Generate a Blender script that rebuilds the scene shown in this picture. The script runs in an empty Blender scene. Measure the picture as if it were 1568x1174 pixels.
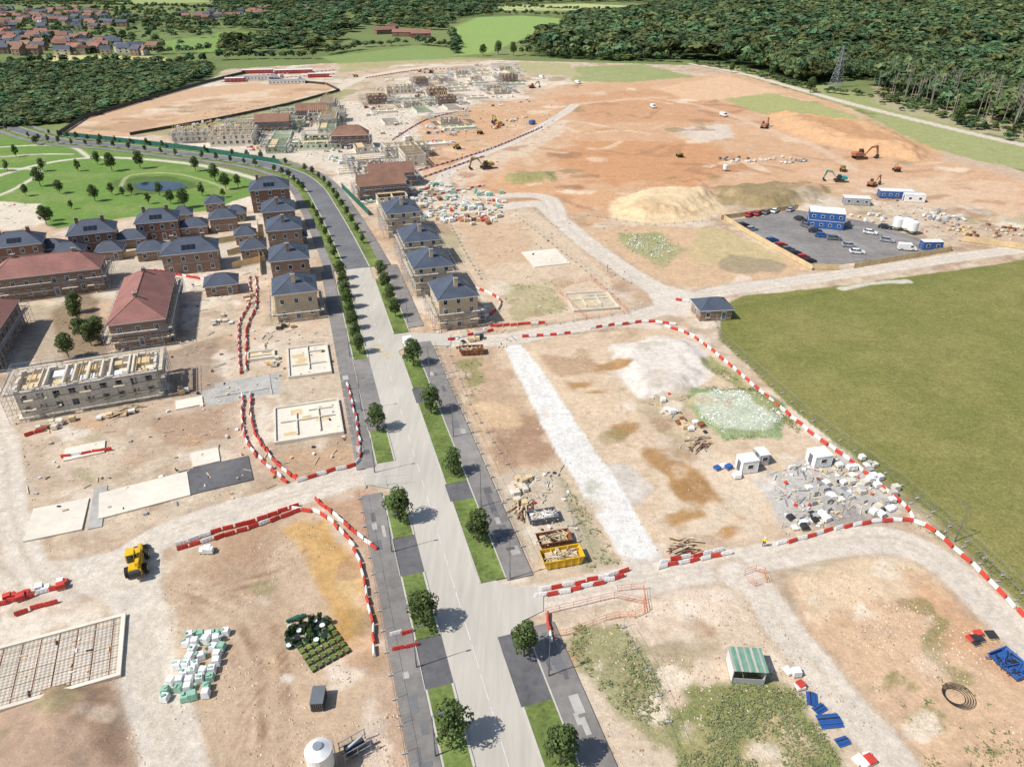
import bpy, math, random
import numpy as np
from mathutils import Vector, Matrix
from mathutils.geometry import tessellate_polygon
random.seed(7); rng=np.random.default_rng(7)
scene=bpy.context.scene
# ---------------------------------------------------------------- survey frame (aerial survey -> ground plan metres)
H=75.0; F=1087.0; T=math.radians(30.4); ST,CT=math.sin(T),math.cos(T)
def P(x,y,z=0.0):
    u=(x-784)/F; v=(y-587)/F; d=(H-z)/(ST+v*CT)
    return (u*d, d*(CT-v*ST))
def PL(l): return [P(a,b) for a,b in l]
_A=P(775,1160); _B=P(550.5,420)
_d=Vector((_B[0]-_A[0],_B[1]-_A[1])).normalized(); _n=Vector((_d.y,-_d.x))
ROT=math.degrees(math.atan2(-_d.x,_d.y))
def RF(y,off):
    c=P(550.5+.3034*(y-420),y); return (c[0]+_n.x*off,c[1]+_n.y*off)
def s2l(c): return tuple(((v/255)/12.92 if v/255<=.04045 else ((v/255+.055)/1.055)**2.4) for v in c)
K=0.83
def C(r,g,b,k=None): 
    k=K if k is None else k
    return tuple(x*k for x in s2l((r,g,b)))
# ---------------------------------------------------------------- materials
MT={}
def nt_new(name):
    m=bpy.data.materials.new(name); m.use_nodes=True; nt=m.node_tree
    b=nt.nodes['Principled BSDF']; return m,nt,b
def mk(key,col,rough=.8,metal=0,var=.18,scale=1.2,bump=0,spec=.3,stretch=None,world=True):
    m,nt,b=nt_new(key); N=nt.nodes; L=nt.links
    b.inputs['Roughness'].default_value=rough; b.inputs['Metallic'].default_value=metal
    b.inputs['Specular IOR Level'].default_value=spec
    if world:
        g=N.new('ShaderNodeNewGeometry'); src=g.outputs['Position']
    else:
        g=N.new('ShaderNodeTexCoord'); src=g.outputs['Object']
    mp=N.new('ShaderNodeMapping'); L.new(src,mp.inputs['Vector'])
    if stretch: mp.inputs['Rotation'].default_value=(0,0,stretch[0]); mp.inputs['Scale'].default_value=stretch[1]
    n1=N.new('ShaderNodeTexNoise'); n1.inputs['Scale'].default_value=scale; n1.inputs['Detail'].default_value=6; n1.inputs['Roughness'].default_value=.65
    L.new(mp.outputs[0],n1.inputs['Vector'])
    n2=N.new('ShaderNodeTexNoise'); n2.inputs['Scale'].default_value=scale*.13; n2.inputs['Detail'].default_value=4; L.new(src,n2.inputs['Vector'])
    ad=N.new('ShaderNodeMath'); ad.operation='ADD'; L.new(n1.outputs['Fac'],ad.inputs[0]); L.new(n2.outputs['Fac'],ad.inputs[1])
    r=N.new('ShaderNodeMapRange'); r.inputs['From Min'].default_value=.65; r.inputs['From Max'].default_value=1.35
    r.inputs['To Min'].default_value=1-var*1.3; r.inputs['To Max'].default_value=1+var*1.3
    L.new(ad.outputs[0],r.inputs['Value'])
    mx=N.new('ShaderNodeVectorMath'); mx.operation='SCALE'; mx.inputs[0].default_value=col
    L.new(r.outputs[0],mx.inputs['Scale']); L.new(mx.outputs[0],b.inputs['Base Color'])
    if bump:
        bp=N.new('ShaderNodeBump'); bp.inputs['Strength'].default_value=bump; bp.inputs['Distance'].default_value=.05
        L.new(n1.outputs['Fac'],bp.inputs['Height']); L.new(bp.outputs[0],b.inputs['Normal'])
    MT[key]=m; return m
mk('road_dusty',C(198,191,178),.85,var=.13,scale=.35,stretch=(-math.radians(ROT),(3,.25,1)))
mk('asphalt',C(120,120,121),.85,var=.22,scale=.8,bump=.2)
mk('asphalt_dark',C(106,104,105),.8,var=.28,scale=.8)
mk('asphalt_dusty',C(140,135,130),.85,var=.28,scale=.5)
mk('kerb',C(200,194,184),.8,var=.12)
mk('paint_white',(.62,.61,.58),.6,var=.15,scale=3)
mk('paint_yellow',C(220,190,60),.6,var=.2,scale=3)
mk('grass_verge',C(112,128,66),.9,var=.45,scale=1.6,bump=.6)
mk('concrete',C(232,222,204),.85,var=.12,scale=.8,bump=.1)
mk('concrete_grey',C(184,180,172),.85,var=.2,scale=.8)
mk('block',C(222,213,196),.9,var=.15,scale=1.5)
mk('block_green',C(200,210,182),.9,var=.25,scale=.6)
mk('timber',C(222,196,152),.8,var=.22,scale=2.5)
mk('plank',C(204,190,164),.85,var=.25,scale=2)
mk('slate',C(82,90,104),.6,var=.22,scale=2.5,bump=.2)
mk('roof_red',C(156,110,100),.8,var=.2,scale=2,bump=.2)
mk('roof_brown',C(148,112,94),.8,var=.25,scale=.3)
mk('solar',(.008,.011,.02),.25,var=.1,spec=.6)
mk('glass',(.02,.025,.035),.12,var=.3,spec=.7)
mk('window_frame',(.72,.72,.70),.5,var=.05)
mk('steel',C(165,170,176),.45,metal=.3,var=.15)
mk('scaff_blue',C(110,130,172),.5,metal=.1,var=.2)
mk('red_plastic',(.56,.06,.045),.45,var=.2,scale=2)
mk('white_plastic',(.74,.73,.70),.45,var=.12,scale=2)
mk('red_paint',(.42,.04,.03),.45,var=.2)
mk('orange_paint',(.65,.17,.04),.5,var=.2)
mk('yellow_paint',(.66,.40,.02),.45,var=.18,scale=2)
mk('blue_paint',(.035,.11,.34),.45,var=.15)
mk('teal_paint',(.03,.25,.23),.5,var=.15)
mk('green_paint',(.17,.32,.22),.5,var=.2)
mk('black_rubber',(.02,.02,.02),.8,var=.2)
mk('dark_metal',(.05,.052,.055),.5,metal=.3,var=.3)
mk('grey_paint',(.14,.15,.165),.4,var=.1)
mk('silver_paint',(.42,.43,.45),.35,metal=.3,var=.05)
mk('rust',(.21,.085,.045),.8,var=.4,scale=3)
mk('bark',(.10,.075,.05),.9,var=.3,scale=5)
mk('bark_pale',(.26,.23,.18),.9,var=.3,scale=2)
mk('white_wrap',(.74,.74,.72),.4,var=.15,scale=3)
mk('green_wrap',(.28,.48,.36),.5,var=.2,scale=3)
mk('net_green',(.03,.13,.10),.7,var=.2)
mk('hoarding',(.05,.055,.048),.6,var=.2)
mk('hivis',(.75,.62,.03),.6,var=.05)
mk('skin_tone',(.45,.28,.2),.6,var=.05)
mk('trouser',(.02,.025,.05),.8,var=.1)
def brick(key,c1,c2,mortar):
    m,nt,b=nt_new(key); N=nt.nodes; L=nt.links
    tc=N.new('ShaderNodeTexCoord'); sep=N.new('ShaderNodeSeparateXYZ'); L.new(tc.outputs['Object'],sep.inputs[0])
    ad=N.new('ShaderNodeMath'); ad.operation='ADD'; L.new(sep.outputs[0],ad.inputs[0]); L.new(sep.outputs[1],ad.inputs[1])
    cb=N.new('ShaderNodeCombineXYZ'); L.new(ad.outputs[0],cb.inputs[0]); L.new(sep.outputs[2],cb.inputs[1])
    t=N.new('ShaderNodeTexBrick'); t.inputs['Scale'].default_value=3.5
    t.inputs['Color1'].default_value=c1+(1,); t.inputs['Color2'].default_value=c2+(1,); t.inputs['Mortar'].default_value=mortar+(1,)
    t.inputs['Mortar Size'].default_value=.012; L.new(cb.outputs[0],t.inputs['Vector'])
    n=N.new('ShaderNodeTexNoise'); n.inputs['Scale'].default_value=.8; L.new(tc.outputs['Object'],n.inputs['Vector'])
    r=N.new('ShaderNodeMapRange'); r.inputs['To Min'].default_value=.8; r.inputs['To Max'].default_value=1.2; L.new(n.outputs['Fac'],r.inputs['Value'])
    mx=N.new('ShaderNodeVectorMath'); mx.operation='SCALE'; L.new(t.outputs['Color'],mx.inputs[0]); L.new(r.outputs[0],mx.inputs['Scale']); L.new(mx.outputs[0],b.inputs['Base Color'])
    b.inputs['Roughness'].default_value=.9; MT[key]=m
brick('brick_buff',(.58,.45,.28),(.48,.36,.22),(.55,.48,.4))
brick('brick_red',(.24,.12,.08),(.18,.09,.065),(.3,.26,.22))
brick('brick_brown',(.24,.15,.10),(.30,.19,.13),(.33,.3,.26))
brick('brick_pale',(.56,.46,.33),(.48,.38,.27),(.55,.5,.42))
def foliage(key,col,trn=.25):
    m,nt,b=nt_new(key); N=nt.nodes; L=nt.links
    a=N.new('ShaderNodeAttribute'); a.attribute_name='Tint'
    mx=N.new('ShaderNodeMix'); mx.data_type='RGBA'; mx.blend_type='MULTIPLY'; mx.inputs[0].default_value=1
    mx.inputs[6].default_value=col+(1,); L.new(a.outputs['Color'],mx.inputs[7]); L.new(mx.outputs[2],b.inputs['Base Color'])
    b.inputs['Roughness'].default_value=.7; b.inputs['Specular IOR Level'].default_value=.15
    if trn>0:
        tr=N.new('ShaderNodeBsdfTranslucent'); L.new(mx.outputs[2],tr.inputs['Color'])
        ms=N.new('ShaderNodeMixShader'); ms.inputs[0].default_value=trn
        out=N['Material Output']; L.new(b.outputs[0],ms.inputs[1]); L.new(tr.outputs[0],ms.inputs[2]); L.new(ms.outputs[0],out.inputs['Surface'])
    MT[key]=m
foliage('leaves',(.095,.14,.052)); foliage('leaves_wood',(.112,.158,.066)); foliage('weed_leaves',(.26,.28,.13)); foliage('flower_weed',(.82,.83,.74)); foliage('rock',(1,1,1),0)
# ---------------------------------------------------------------- mesh builder
class M:
    def __init__(s): s.v=[]; s.f=[]; s.m=[]; s.k=[]
    def mi(s,k):
        if k not in s.k: s.k.append(k)
        return s.k.index(k)
    def add(s,vs,fs,k):
        o=len(s.v); s.v+=[tuple(p) for p in vs]; i=s.mi(k)
        for f in fs: s.f.append([o+a for a in f]); s.m.append(i)
    def box(s,cx,cy,z0,sx,sy,sz,k,rot=0,tx=1,ty=1):
        c,n=math.cos(rot),math.sin(rot); vs=[]
        for z,fx,fy in((z0,1,1),(z0+sz,tx,ty)):
            for a,b in((-1,-1),(1,-1),(1,1),(-1,1)):
                x=a*sx/2*fx; y=b*sy/2*fy; vs.append((cx+x*c-y*n,cy+x*n+y*c,z))
        s.add(vs,[(3,2,1,0),(4,5,6,7),(0,1,5,4),(1,2,6,5),(2,3,7,6),(3,0,4,7)],k)
    def cyl(s,p0,p1,r0,r1,n,k,cap=True):
        p0=Vector(p0);p1=Vector(p1); d=(p1-p0)
        if d.length<1e-6: return
        d.normalize(); a=d.orthogonal().normalized(); b=d.cross(a); vs=[]
        for p,r in((p0,r0),(p1,r1)):
            for i in range(n):
                t=2*math.pi*i/n; vs.append(p+a*(r*math.cos(t))+b*(r*math.sin(t)))
        fs=[(i,(i+1)%n,n+(i+1)%n,n+i) for i in range(n)]
        if cap: fs+=[tuple(range(n-1,-1,-1)),tuple(range(n,2*n))]
        s.add(vs,fs,k)
    def prism(s,pts,z0,z1,k,side=None):
        n=len(pts); area=sum(pts[i][0]*pts[(i+1)%n][1]-pts[(i+1)%n][0]*pts[i][1] for i in range(n))
        if area<0: pts=pts[::-1]
        tri=tessellate_polygon([[Vector((p[0],p[1],0)) for p in pts]])
        def up(t):
            a,b,c=[pts[i] for i in t]
            return t if (b[0]-a[0])*(c[1]-a[1])-(b[1]-a[1])*(c[0]-a[0])>0 else t[::-1]
        tri=[up(t) for t in tri]
        s.add([(p[0],p[1],z1) for p in pts],tri,k)
        if z0 is not None and z0<z1:
            s.add([(p[0],p[1],z0) for p in pts]+[(p[0],p[1],z1) for p in pts],[(i,(i+1)%n,n+(i+1)%n,n+i) for i in range(n)],side or k)
    def extr(s,prof,y0,y1,k):
        n=len(prof)
        s.add([(p[0],y0,p[1]) for p in prof]+[(p[0],y1,p[1]) for p in prof],
              [tuple(range(n)),tuple(range(2*n-1,n-1,-1))]+[(i,n+i,n+(i+1)%n,(i+1)%n) for i in range(n)],k)
    def ribbon(s,pts,o0,o1,z,k,z0=None):
        L=[];R=[]
        for i,p in enumerate(pts):
            a=Vector(pts[max(i-1,0)]); b=Vector(pts[min(i+1,len(pts)-1)]); d=(b-a).normalized(); n=Vector((d.y,-d.x)); p=Vector(p)
            L.append(p+n*o0); R.append(p+n*o1)
        n=len(pts); vs=[(p.x,p.y,z) for p in L]+[(p.x,p.y,z) for p in R]
        s.add(vs,[(i,n+i,n+i+1,i+1) for i in range(n-1)],k)
        if z0 is not None:
            for Q in(L,R):
                s.add([(p.x,p.y,z0) for p in Q]+[(p.x,p.y,z) for p in Q],[(i,i+1,n+i+1,n+i) for i in range(n-1)],k)
    def mesh(s,name):
        me=bpy.data.meshes.new(name); me.from_pydata(s.v,[],s.f)
        for k in s.k: me.materials.append(MT[k])
        me.polygons.foreach_set('material_index',s.m); me.update(); return me
    def obj(s,name,loc=(0,0,0),rot=0,parent=None):
        return place(s.mesh(name),name,loc,rot,parent)
def place(me,name,loc=(0,0,0),rot=0,parent=None,sc=1):
    o=bpy.data.objects.new(name,me); scene.collection.objects.link(o)
    o.location=loc if len(loc)==3 else (loc[0],loc[1],0); o.rotation_euler=(0,0,rot); o.scale=(sc,)*3
    if parent: o.parent=parent
    return o
def at(x,y,z=0): a=P(x,y); return (a[0],a[1],z)
def cat(pts,n=8):
    out=[]; q=[pts[0]]+list(pts)+[pts[-1]]
    for i in range(1,len(q)-2):
        a,b,c,d=[np.array(w,float) for w in q[i-1:i+3]]
        for j in range(n):
            t=j/n; out.append(tuple(.5*((2*b)+(-a+c)*t+(2*a-5*b+4*c-d)*t*t+(-a+3*b-3*c+d)*t**3)))
    out.append(tuple(pts[-1])); return out
# ---------------------------------------------------------------- numpy helpers
TAB=rng.random((8,256,256))
def vn(x,y,s=0):
    xi=np.floor(x).astype(np.int64); yi=np.floor(y).astype(np.int64); fx=x-xi; fy=y-yi
    fx=fx*fx*(3-2*fx); fy=fy*fy*(3-2*fy); t=TAB[s%8]
    a=t[xi&255,yi&255]; b=t[(xi+1)&255,yi&255]; c=t[xi&255,(yi+1)&255]; d=t[(xi+1)&255,(yi+1)&255]
    return (a*(1-fx)+b*fx)*(1-fy)+(c*(1-fx)+d*fx)*fy
def fbm(x,y,sc,o=4,s=0):
    r=0;a=.5;tot=0
    for i in range(o):
        r=r+a*vn(x/sc*2**i+17.3*i,y/sc*2**i+9.1*i,s+i); tot+=a; a*=.55
    return r/tot
def sdist(x,y,poly):
    ins=np.zeros(x.shape,bool); dm=np.full(x.shape,1e18); n=len(poly)
    for i in range(n):
        ax,ay=poly[i]; bx,by=poly[(i+1)%n]
        dx,dy=bx-ax,by-ay; t=np.clip(((x-ax)*dx+(y-ay)*dy)/(dx*dx+dy*dy+1e-9),0,1)
        dm=np.minimum(dm,(x-ax-t*dx)**2+(y-ay-t*dy)**2)
        if abs(by-ay)>1e-9:
            c=((ay>y)!=(by>y))&(x<(bx-ax)*(y-ay)/(by-ay)+ax); ins^=c
    d=np.sqrt(dm); return np.where(ins,d,-d)
def ldist(x,y,pl):
    dm=np.full(x.shape,1e18)
    for i in range(len(pl)-1):
        ax,ay=pl[i]; bx,by=pl[i+1]; dx,dy=bx-ax,by-ay
        t=np.clip(((x-ax)*dx+(y-ay)*dy)/(dx*dx+dy*dy+1e-9),0,1)
        dm=np.minimum(dm,(x-ax-t*dx)**2+(y-ay-t*dy)**2)
    return np.sqrt(dm)
def sstep(t): t=np.clip(t,0,1); return t*t*(3-2*t)
# ---------------------------------------------------------------- ground sheet
def axis(segs):
    out=[segs[0][0]]
    for a,b,s in segs:
        n=max(1,int(round((b-a)/s))); out+=list(np.linspace(a,b,n+1)[1:])
    return np.array(out)
def geo(a,b,s,g):
    out=[];x=a
    while x<b: x+=s; s*=g; out.append(x)
    return np.array(out)
xm=axis([(-480,-220,1.6),(-220,-90,.9),(-90,115,.5),(115,220,.9),(220,480,1.6)])
r_=geo(480,9000,2.5,1.05); xs=np.concatenate([-r_[::-1],xm,r_])
ys=[-60,-20,10,25]; y=25.
while y<12000: y+=max(.34,(y/188)**1.3*.5); ys.append(y)
ys=np.array(ys)
GX,GY=np.meshgrid(xs,ys); nx,ny=len(xs),len(ys); gx=GX.ravel(); gy=GY.ravel()
col=np.empty((gx.size,3)); msk=np.zeros((gx.size,3)); hz=np.zeros(gx.size)
N1=fbm(gx,gy,6,4,0)-.5; N2=fbm(gx,gy,40,4,2); N3=fbm(gx,gy,14,4,4); N4=fbm(gx,gy,2.2,3,5)
def sel_box(pl,pad):
    a=np.array(pl); return np.nonzero((gx>a[:,0].min()-pad)&(gx<a[:,0].max()+pad)&(gy>a[:,1].min()-pad)&(gy<a[:,1].max()+pad))[0]
def paint(px,rgb,soft=1,warp=2.5,a=1.,grass=None,wet=None,h=0,hw=5,world=False,mott=0):
    pl=px if world else PL(px); ix=sel_box(pl,soft+warp+2)
    if not len(ix): return
    x,y=gx[ix],gy[ix]; sd=sdist(x,y,pl)
    m=sstep((sd+N1[ix]*2.5*warp+soft/2)/soft)*a
    if mott: m=m*np.clip((N3[ix]-.5+mott*0+.25)*4*mott+1-mott,0,1)
    if rgb is not None:
        c=np.array(C(*rgb)); col[ix]=col[ix]*(1-m[:,None])+c*m[:,None]
    if grass is not None: msk[ix,0]=msk[ix,0]*(1-m)+grass*m
    if wet is not None: msk[ix,1]=msk[ix,1]*(1-m)+wet*m
    if h: hz[ix]+=h*sstep((sd+N1[ix]*6)/hw)*(.6+.5*N3[ix]+.25*(N1[ix]+.5))
def stroke(px,w,rgb,soft=.8,warp=.5,a=1,grass=0,mott=0):
    pl=PL(cat(px,6)); ix=sel_box(pl,w/2+soft+warp+1)
    if not len(ix): return
    d=w/2-ldist(gx[ix],gy[ix],pl); m=sstep((d+N1[ix]*2.5*warp+soft/2)/soft)*a
    if mott: m=m*np.clip((N4[ix]-.3)*2.4,0,1)
    col[ix]=col[ix]*(1-m[:,None])+np.array(C(*rgb))*m[:,None]; msk[ix,0]*=(1-m)
def ell(cx,cy,rx,ry,n=18): return [(cx+rx*math.cos(2*math.pi*i/n),cy+ry*math.sin(2*math.pi*i/n)) for i in range(n)]
g1,g2=[np.array(C(*c)) for c in((104,122,68),(140,146,92))]
q=fbm(gx,gy,260,4,1)[:,None]; col[:]=g1*(1-q)+g2*q; col[:]=col*(.8+.4*N2[:,None]); msk[:,0]=.7
SITE=[(-900,1400),(-700,420),(-100,330),(0,312),(80,345),(200,330),(390,300),(470,262),(440,237),(100,213),(110,190),(330,118),(345,106),(520,96),(600,90),(760,92),(1060,100),(1130,113),(1300,165),(1420,215),(1568,262),(1900,340),(2300,900),(2200,1400)]
paint(SITE,(206,184,156),soft=2,warp=2,grass=0)
ix=np.nonzero(msk[:,0]<.3)[0]; SITEIX=ix
def mixn(c,n,lo,hi,a):
    m=(sstep((n-lo)/(hi-lo))*a)[:,None]; col[ix]=col[ix]*(1-m)+np.array(C(*c))*m
mixn((202,160,122),N2[ix],.42,.7,.6); mixn((228,213,192),fbm(gx[ix],gy[ix],22,4,6),.5,.7,.85); mixn((170,140,110),fbm(gx[ix],gy[ix],10,5,7),.53,.75,.75)
mixn((152,150,98),fbm(gx[ix],gy[ix],16,5,3),.62,.72,.5); mixn((226,206,178),fbm(gx[ix],gy[ix],4,4,1),.55,.72,.5); mixn((178,148,118),fbm(gx[ix],gy[ix],3,4,4),.58,.72,.5)
# upper clay
OR=(214,164,118)
paint([(640,190),(700,165),(800,150),(880,125),(1130,112),(1300,165),(1420,215),(1568,262),(1700,300),(1700,350),(1568,335),(1400,290),(1250,300),(1100,300),(900,340),(860,305),(740,305),(700,290),(650,270)],OR,soft=14,warp=12,a=.8,grass=0)
for p,c,a in[([(850,150),(1000,135),(1150,165),(1100,185),(900,190)],(204,146,98),.6),([(880,215),(1080,215),(1160,250),(1060,285),(900,280),(850,250)],(206,146,94),.85),
    ([(1000,135),(1110,115),(1200,140),(1170,150),(1050,155)],(228,186,144),.8),([(1250,270),(1568,280),(1568,330),(1420,310)],(220,184,148),.8),
    ([(600,130),(760,100),(800,130),(700,170),(620,180)],(226,212,194),.8),([(640,280),(740,240),(860,185),(880,195),(760,260),(690,300)],(220,200,174),.7),
    (ell(1082,203,42,13),(216,200,182),.9),([(1430,215),(1568,225),(1568,275),(1450,245)],(200,174,148),.9),([(740,265),(900,285),(960,300),(900,325),(760,305)],(214,160,110),.8)]:
    paint(p,c,soft=8,warp=8,a=a)
for i in range(60):
    x=random.uniform(660,1500); y=random.uniform(125,330); l=random.uniform(30,130)
    stroke([(x,y),(x+l*.5,y+random.uniform(-5,8)),(x+l,y+random.uniform(-12,16))],random.uniform(1.5,6),random.choice([(234,206,172),(180,130,90),(222,192,154),(168,120,84)]),soft=2,warp=1.5,a=.55)
for i in range(170):
    x=random.uniform(640,1560); y=random.uniform(112,345)
    paint(ell(x,y,random.uniform(4,26),random.uniform(1,4.5),8),random.choice([(190,138,94),(230,202,166),(170,124,88),(218,172,126),(236,214,184),(150,132,92)]),soft=3,warp=5,a=.65)
paint([(1105,152),(1180,142),(1260,160),(1350,192),(1290,200),(1160,172)],(166,170,110),soft=4,warp=4,grass=1,a=.9)
paint([(880,102),(985,98),(1065,118),(960,126),(875,125)],(152,160,102),soft=4,warp=4,grass=1,a=.9)
paint([(790,95),(870,97),(890,118),(800,112)],(182,172,126),soft=4,warp=4,grass=.6)
paint([(1060,97),(1140,112),(1330,172),(1568,245),(1568,225),(1350,152),(1160,103)],(156,160,104),soft=4,warp=4,grass=1)
paint([(1320,170),(1568,225),(1700,260),(1700,290),(1568,262),(1400,220)],(162,164,110),soft=4,warp=4,grass=1)
paint([(935,318),(950,300),(1000,288),(1080,292),(1110,300),(1105,325),(1070,340),(985,345),(935,335)],(228,198,152),soft=3,warp=3,h=4.2,hw=13)
paint([(950,325),(1000,335),(1060,333),(1090,318),(1060,330),(990,325)],(208,172,126),soft=2,warp=3,a=.7)
paint([(1095,288),(1180,280),(1275,285),(1270,305),(1180,322),(1105,312)],(156,136,96),soft=4,warp=5,h=3,hw=9,grass=.5,mott=.6)
paint([(1180,172),(1260,182),(1360,198),(1432,232),(1420,250),(1330,238),(1230,215),(1175,190)],(214,166,118),soft=6,warp=5,h=4.5,hw=15)
paint([(1200,182),(1300,200),(1400,235),(1300,222)],(198,146,98),soft=3,warp=5,a=.8)
paint([(770,266),(850,262),(855,276),(780,280)],(162,154,104),soft=3,warp=4,grass=1,h=1.5,hw=5)
paint([(98,200),(130,180),(300,135),(380,128),(500,126),(522,134),(300,190),(205,208),(110,208)],(210,170,130),soft=3,warp=3,grass=0)
paint([(190,180),(300,150),(430,135),(400,150),(280,175)],(226,198,164),soft=4,warp=9,a=.7); paint([(120,200),(220,180),(260,185),(200,203)],(188,146,110),soft=3,warp=8,a=.7); paint([(240,170),(330,150),(380,150),(300,172)],(184,144,108),soft=3,warp=9,a=.6)
for i in range(24):
    x=random.uniform(130,500); y=200-(x-120)*.17+random.uniform(-14,6); paint(ell(x,y,random.uniform(6,26),random.uniform(1,3),8),random.choice([(228,204,172),(178,136,100),(196,150,110),(150,140,96)]),soft=2,warp=4,a=.6)
paint([(205,208),(300,190),(522,136),(560,138),(480,165),(330,192),(262,208)],(158,156,106),soft=4,warp=4,grass=1,a=.8)
paint([(520,112),(620,98),(780,90),(600,84),(520,92)],(172,164,114),soft=4,warp=6,grass=1,a=.8)
stroke([(510,140),(560,118),(640,104),(700,100),(780,96)],9,(220,203,178),soft=3,warp=1)
stroke([(780,96),(790,118),(800,130)],8,(220,203,178),soft=3,warp=1)
paint([(265,205),(500,158),(640,170),(640,285),(560,300),(480,250),(390,240),(265,225)],(222,208,188),soft=3,warp=4,a=.75)
paint([(885,350),(960,345),(1105,348),(1235,412),(1200,425),(1050,440),(990,420)],(210,174,134),soft=2,warp=2)
paint([(950,355),(1010,358),(1055,380),(1020,405),(960,385)],(160,160,112),soft=2,warp=4,grass=1,a=.9,mott=.3)
paint([(1060,345),(1110,350),(1200,395),(1150,412),(1050,395)],(196,178,128),soft=2,warp=4,grass=.5,a=.8)
paint([(1110,385),(1200,405),(1190,418),(1100,412)],(152,138,112),soft=2,warp=3,a=.7)
paint([(690,335),(830,328),(930,420),(960,480),(770,500),(720,420)],(214,188,156),soft=2,warp=2)
paint([(700,345),(800,340),(820,400),(740,410)],(206,168,130),soft=3,warp=4,a=.7)
paint([(770,435),(850,430),(860,480),(790,488)],(164,158,110),soft=2,warp=4,grass=.8,a=.7,mott=.5)
# olive meadow
paint([(1104,470),(1140,452),(1300,436),(1568,398),(2000,340),(2600,600),(2200,1300),(1800,1174),(1568,930),(1480,838),(1385,752),(1240,648),(1100,518)],(130,129,70),soft=.6,warp=.5,grass=1)
ixf=sel_box(PL([(1104,470),(2000,340),(2200,1300),(1568,930)]),1)
sdf=sdist(gx[ixf],gy[ixf],PL([(1110,470),(1300,438),(1568,400),(2000,340),(2600,600),(2200,1300),(1568,925),(1240,645),(1106,515)]))
stripe=(.5+.5*np.sin((gx[ixf]*.55+gy[ixf]*.83)*2*math.pi/9+N1[ixf]*2))
mm=((sdf>0)*(.07*stripe+.35*(1-sstep(sdf/7)) ))[:,None]; col[ixf]=col[ixf]*(1-mm)+np.array(C(92,108,46))*mm
mm=((sdf>0)*.5*sstep((N2[ixf]-.42)*4))[:,None]; col[ixf]=col[ixf]*(1-mm)+np.array(C(150,140,86))*mm
mm=((sdf>0)*.4*sstep((.5-N3[ixf])*5))[:,None]; col[ixf]=col[ixf]*(1-mm)+np.array(C(112,118,58))*mm
# right-hand plot
paint([(690,525),(1030,500),(1110,560),(1240,665),(1388,785),(1200,830),(960,870),(830,900),(760,740),(700,600)],(214,186,152),soft=1,warp=.6,a=.85)
paint([(690,540),(760,530),(830,640),(850,700),(760,715),(715,640)],(192,158,124),soft=3,warp=5,a=.8)
paint([(705,560),(740,545),(750,590),(720,610)],(144,142,92),soft=1.5,warp=3,grass=1,a=.8,mott=.5)
paint([(745,645),(830,640),(850,690),(760,700)],(168,130,100),soft=3,warp=4,a=.8)
paint([(715,620),(780,615),(790,650),(730,655)],(222,186,142),soft=2,warp=2,a=.8)
paint([(800,530),(880,525),(960,620),(1000,680),(980,740),(930,700),(860,600)],(222,194,160),soft=2,warp=3,a=.8)
paint([(830,545),(900,540),(930,560),(860,575)],(180,142,104),soft=1.5,warp=2,a=.7)
paint([(1000,660),(1100,690),(1180,740),(1160,820),(1080,830),(1000,790)],(222,200,172),soft=2,warp=3,a=.7)
paint([(935,575),(940,530),(1010,510),(1075,525),(1092,575),(1050,605),(980,612)],(226,214,200),soft=1.5,warp=2,h=1.1,hw=5)
paint([(960,590),(1000,570),(1060,580),(1040,600)],(206,192,176),soft=1.5,warp=2,a=.7)
paint([(1050,605),(1075,590),(1160,595),(1215,640),(1190,668),(1110,675),(1060,640)],(150,162,118),soft=1,warp=2.5,grass=1,h=.6,hw=3)
paint([(1068,612),(1090,600),(1150,602),(1198,638),(1175,658),(1112,662),(1075,635)],(206,208,188),soft=1.2,warp=2.5,grass=1,a=.75)
paint([(1090,545),(1240,660),(1225,665),(1080,560)],(152,152,98),soft=1,warp=2,grass=1,a=.9)
paint([(970,610),(1050,600),(1080,690),(1040,690)],(188,168,132),soft=1.5,warp=3,grass=.3,a=.8)
paint([(1160,740),(1230,700),(1290,695),(1390,780),(1200,815)],(192,186,178),soft=1.5,warp=2)
paint([(1220,790),(1300,760),(1350,800),(1210,815)],(158,150,144),soft=2,warp=3,a=.8)
paint([(920,705),(960,700),(1010,745),(990,770),(940,745)],(206,200,192),soft=2,warp=3,a=.7)
for e in[[(978,680),(1005,684),(1030,705),(1075,728),(1100,762),(1065,772),(1030,758),(1015,730),(990,712)],ell(963,655,24,12),ell(1052,788,30,9),ell(1108,812,16,9),ell(910,600,16,5),ell(895,588,14,5),ell(940,560,30,8)]:
    paint(e,(194,156,112),soft=3,warp=4,a=.65)
    paint(e,(176,134,82),soft=1.4,warp=2.2,wet=1,a=.85)
paint(ell(1055,745,26,12),(150,112,66),soft=3,warp=2.5,a=.5)
paint([(768,526),(796,523),(870,625),(930,715),(1020,862),(962,874),(905,775),(845,680)],(230,226,218),soft=.5,warp=.5,a=.97)
paint([(800,560),(860,650),(940,790),(900,740)],(212,206,196),soft=2,warp=1.5,a=.5)
paint([(760,730),(860,715),(905,800),(950,860),(830,890)],(196,180,156),soft=1.5,warp=2,a=.8)
paint([(860,730),(890,770),(950,860),(900,870)],(166,158,116),soft=1.5,warp=3,grass=.5,a=.6)
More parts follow.
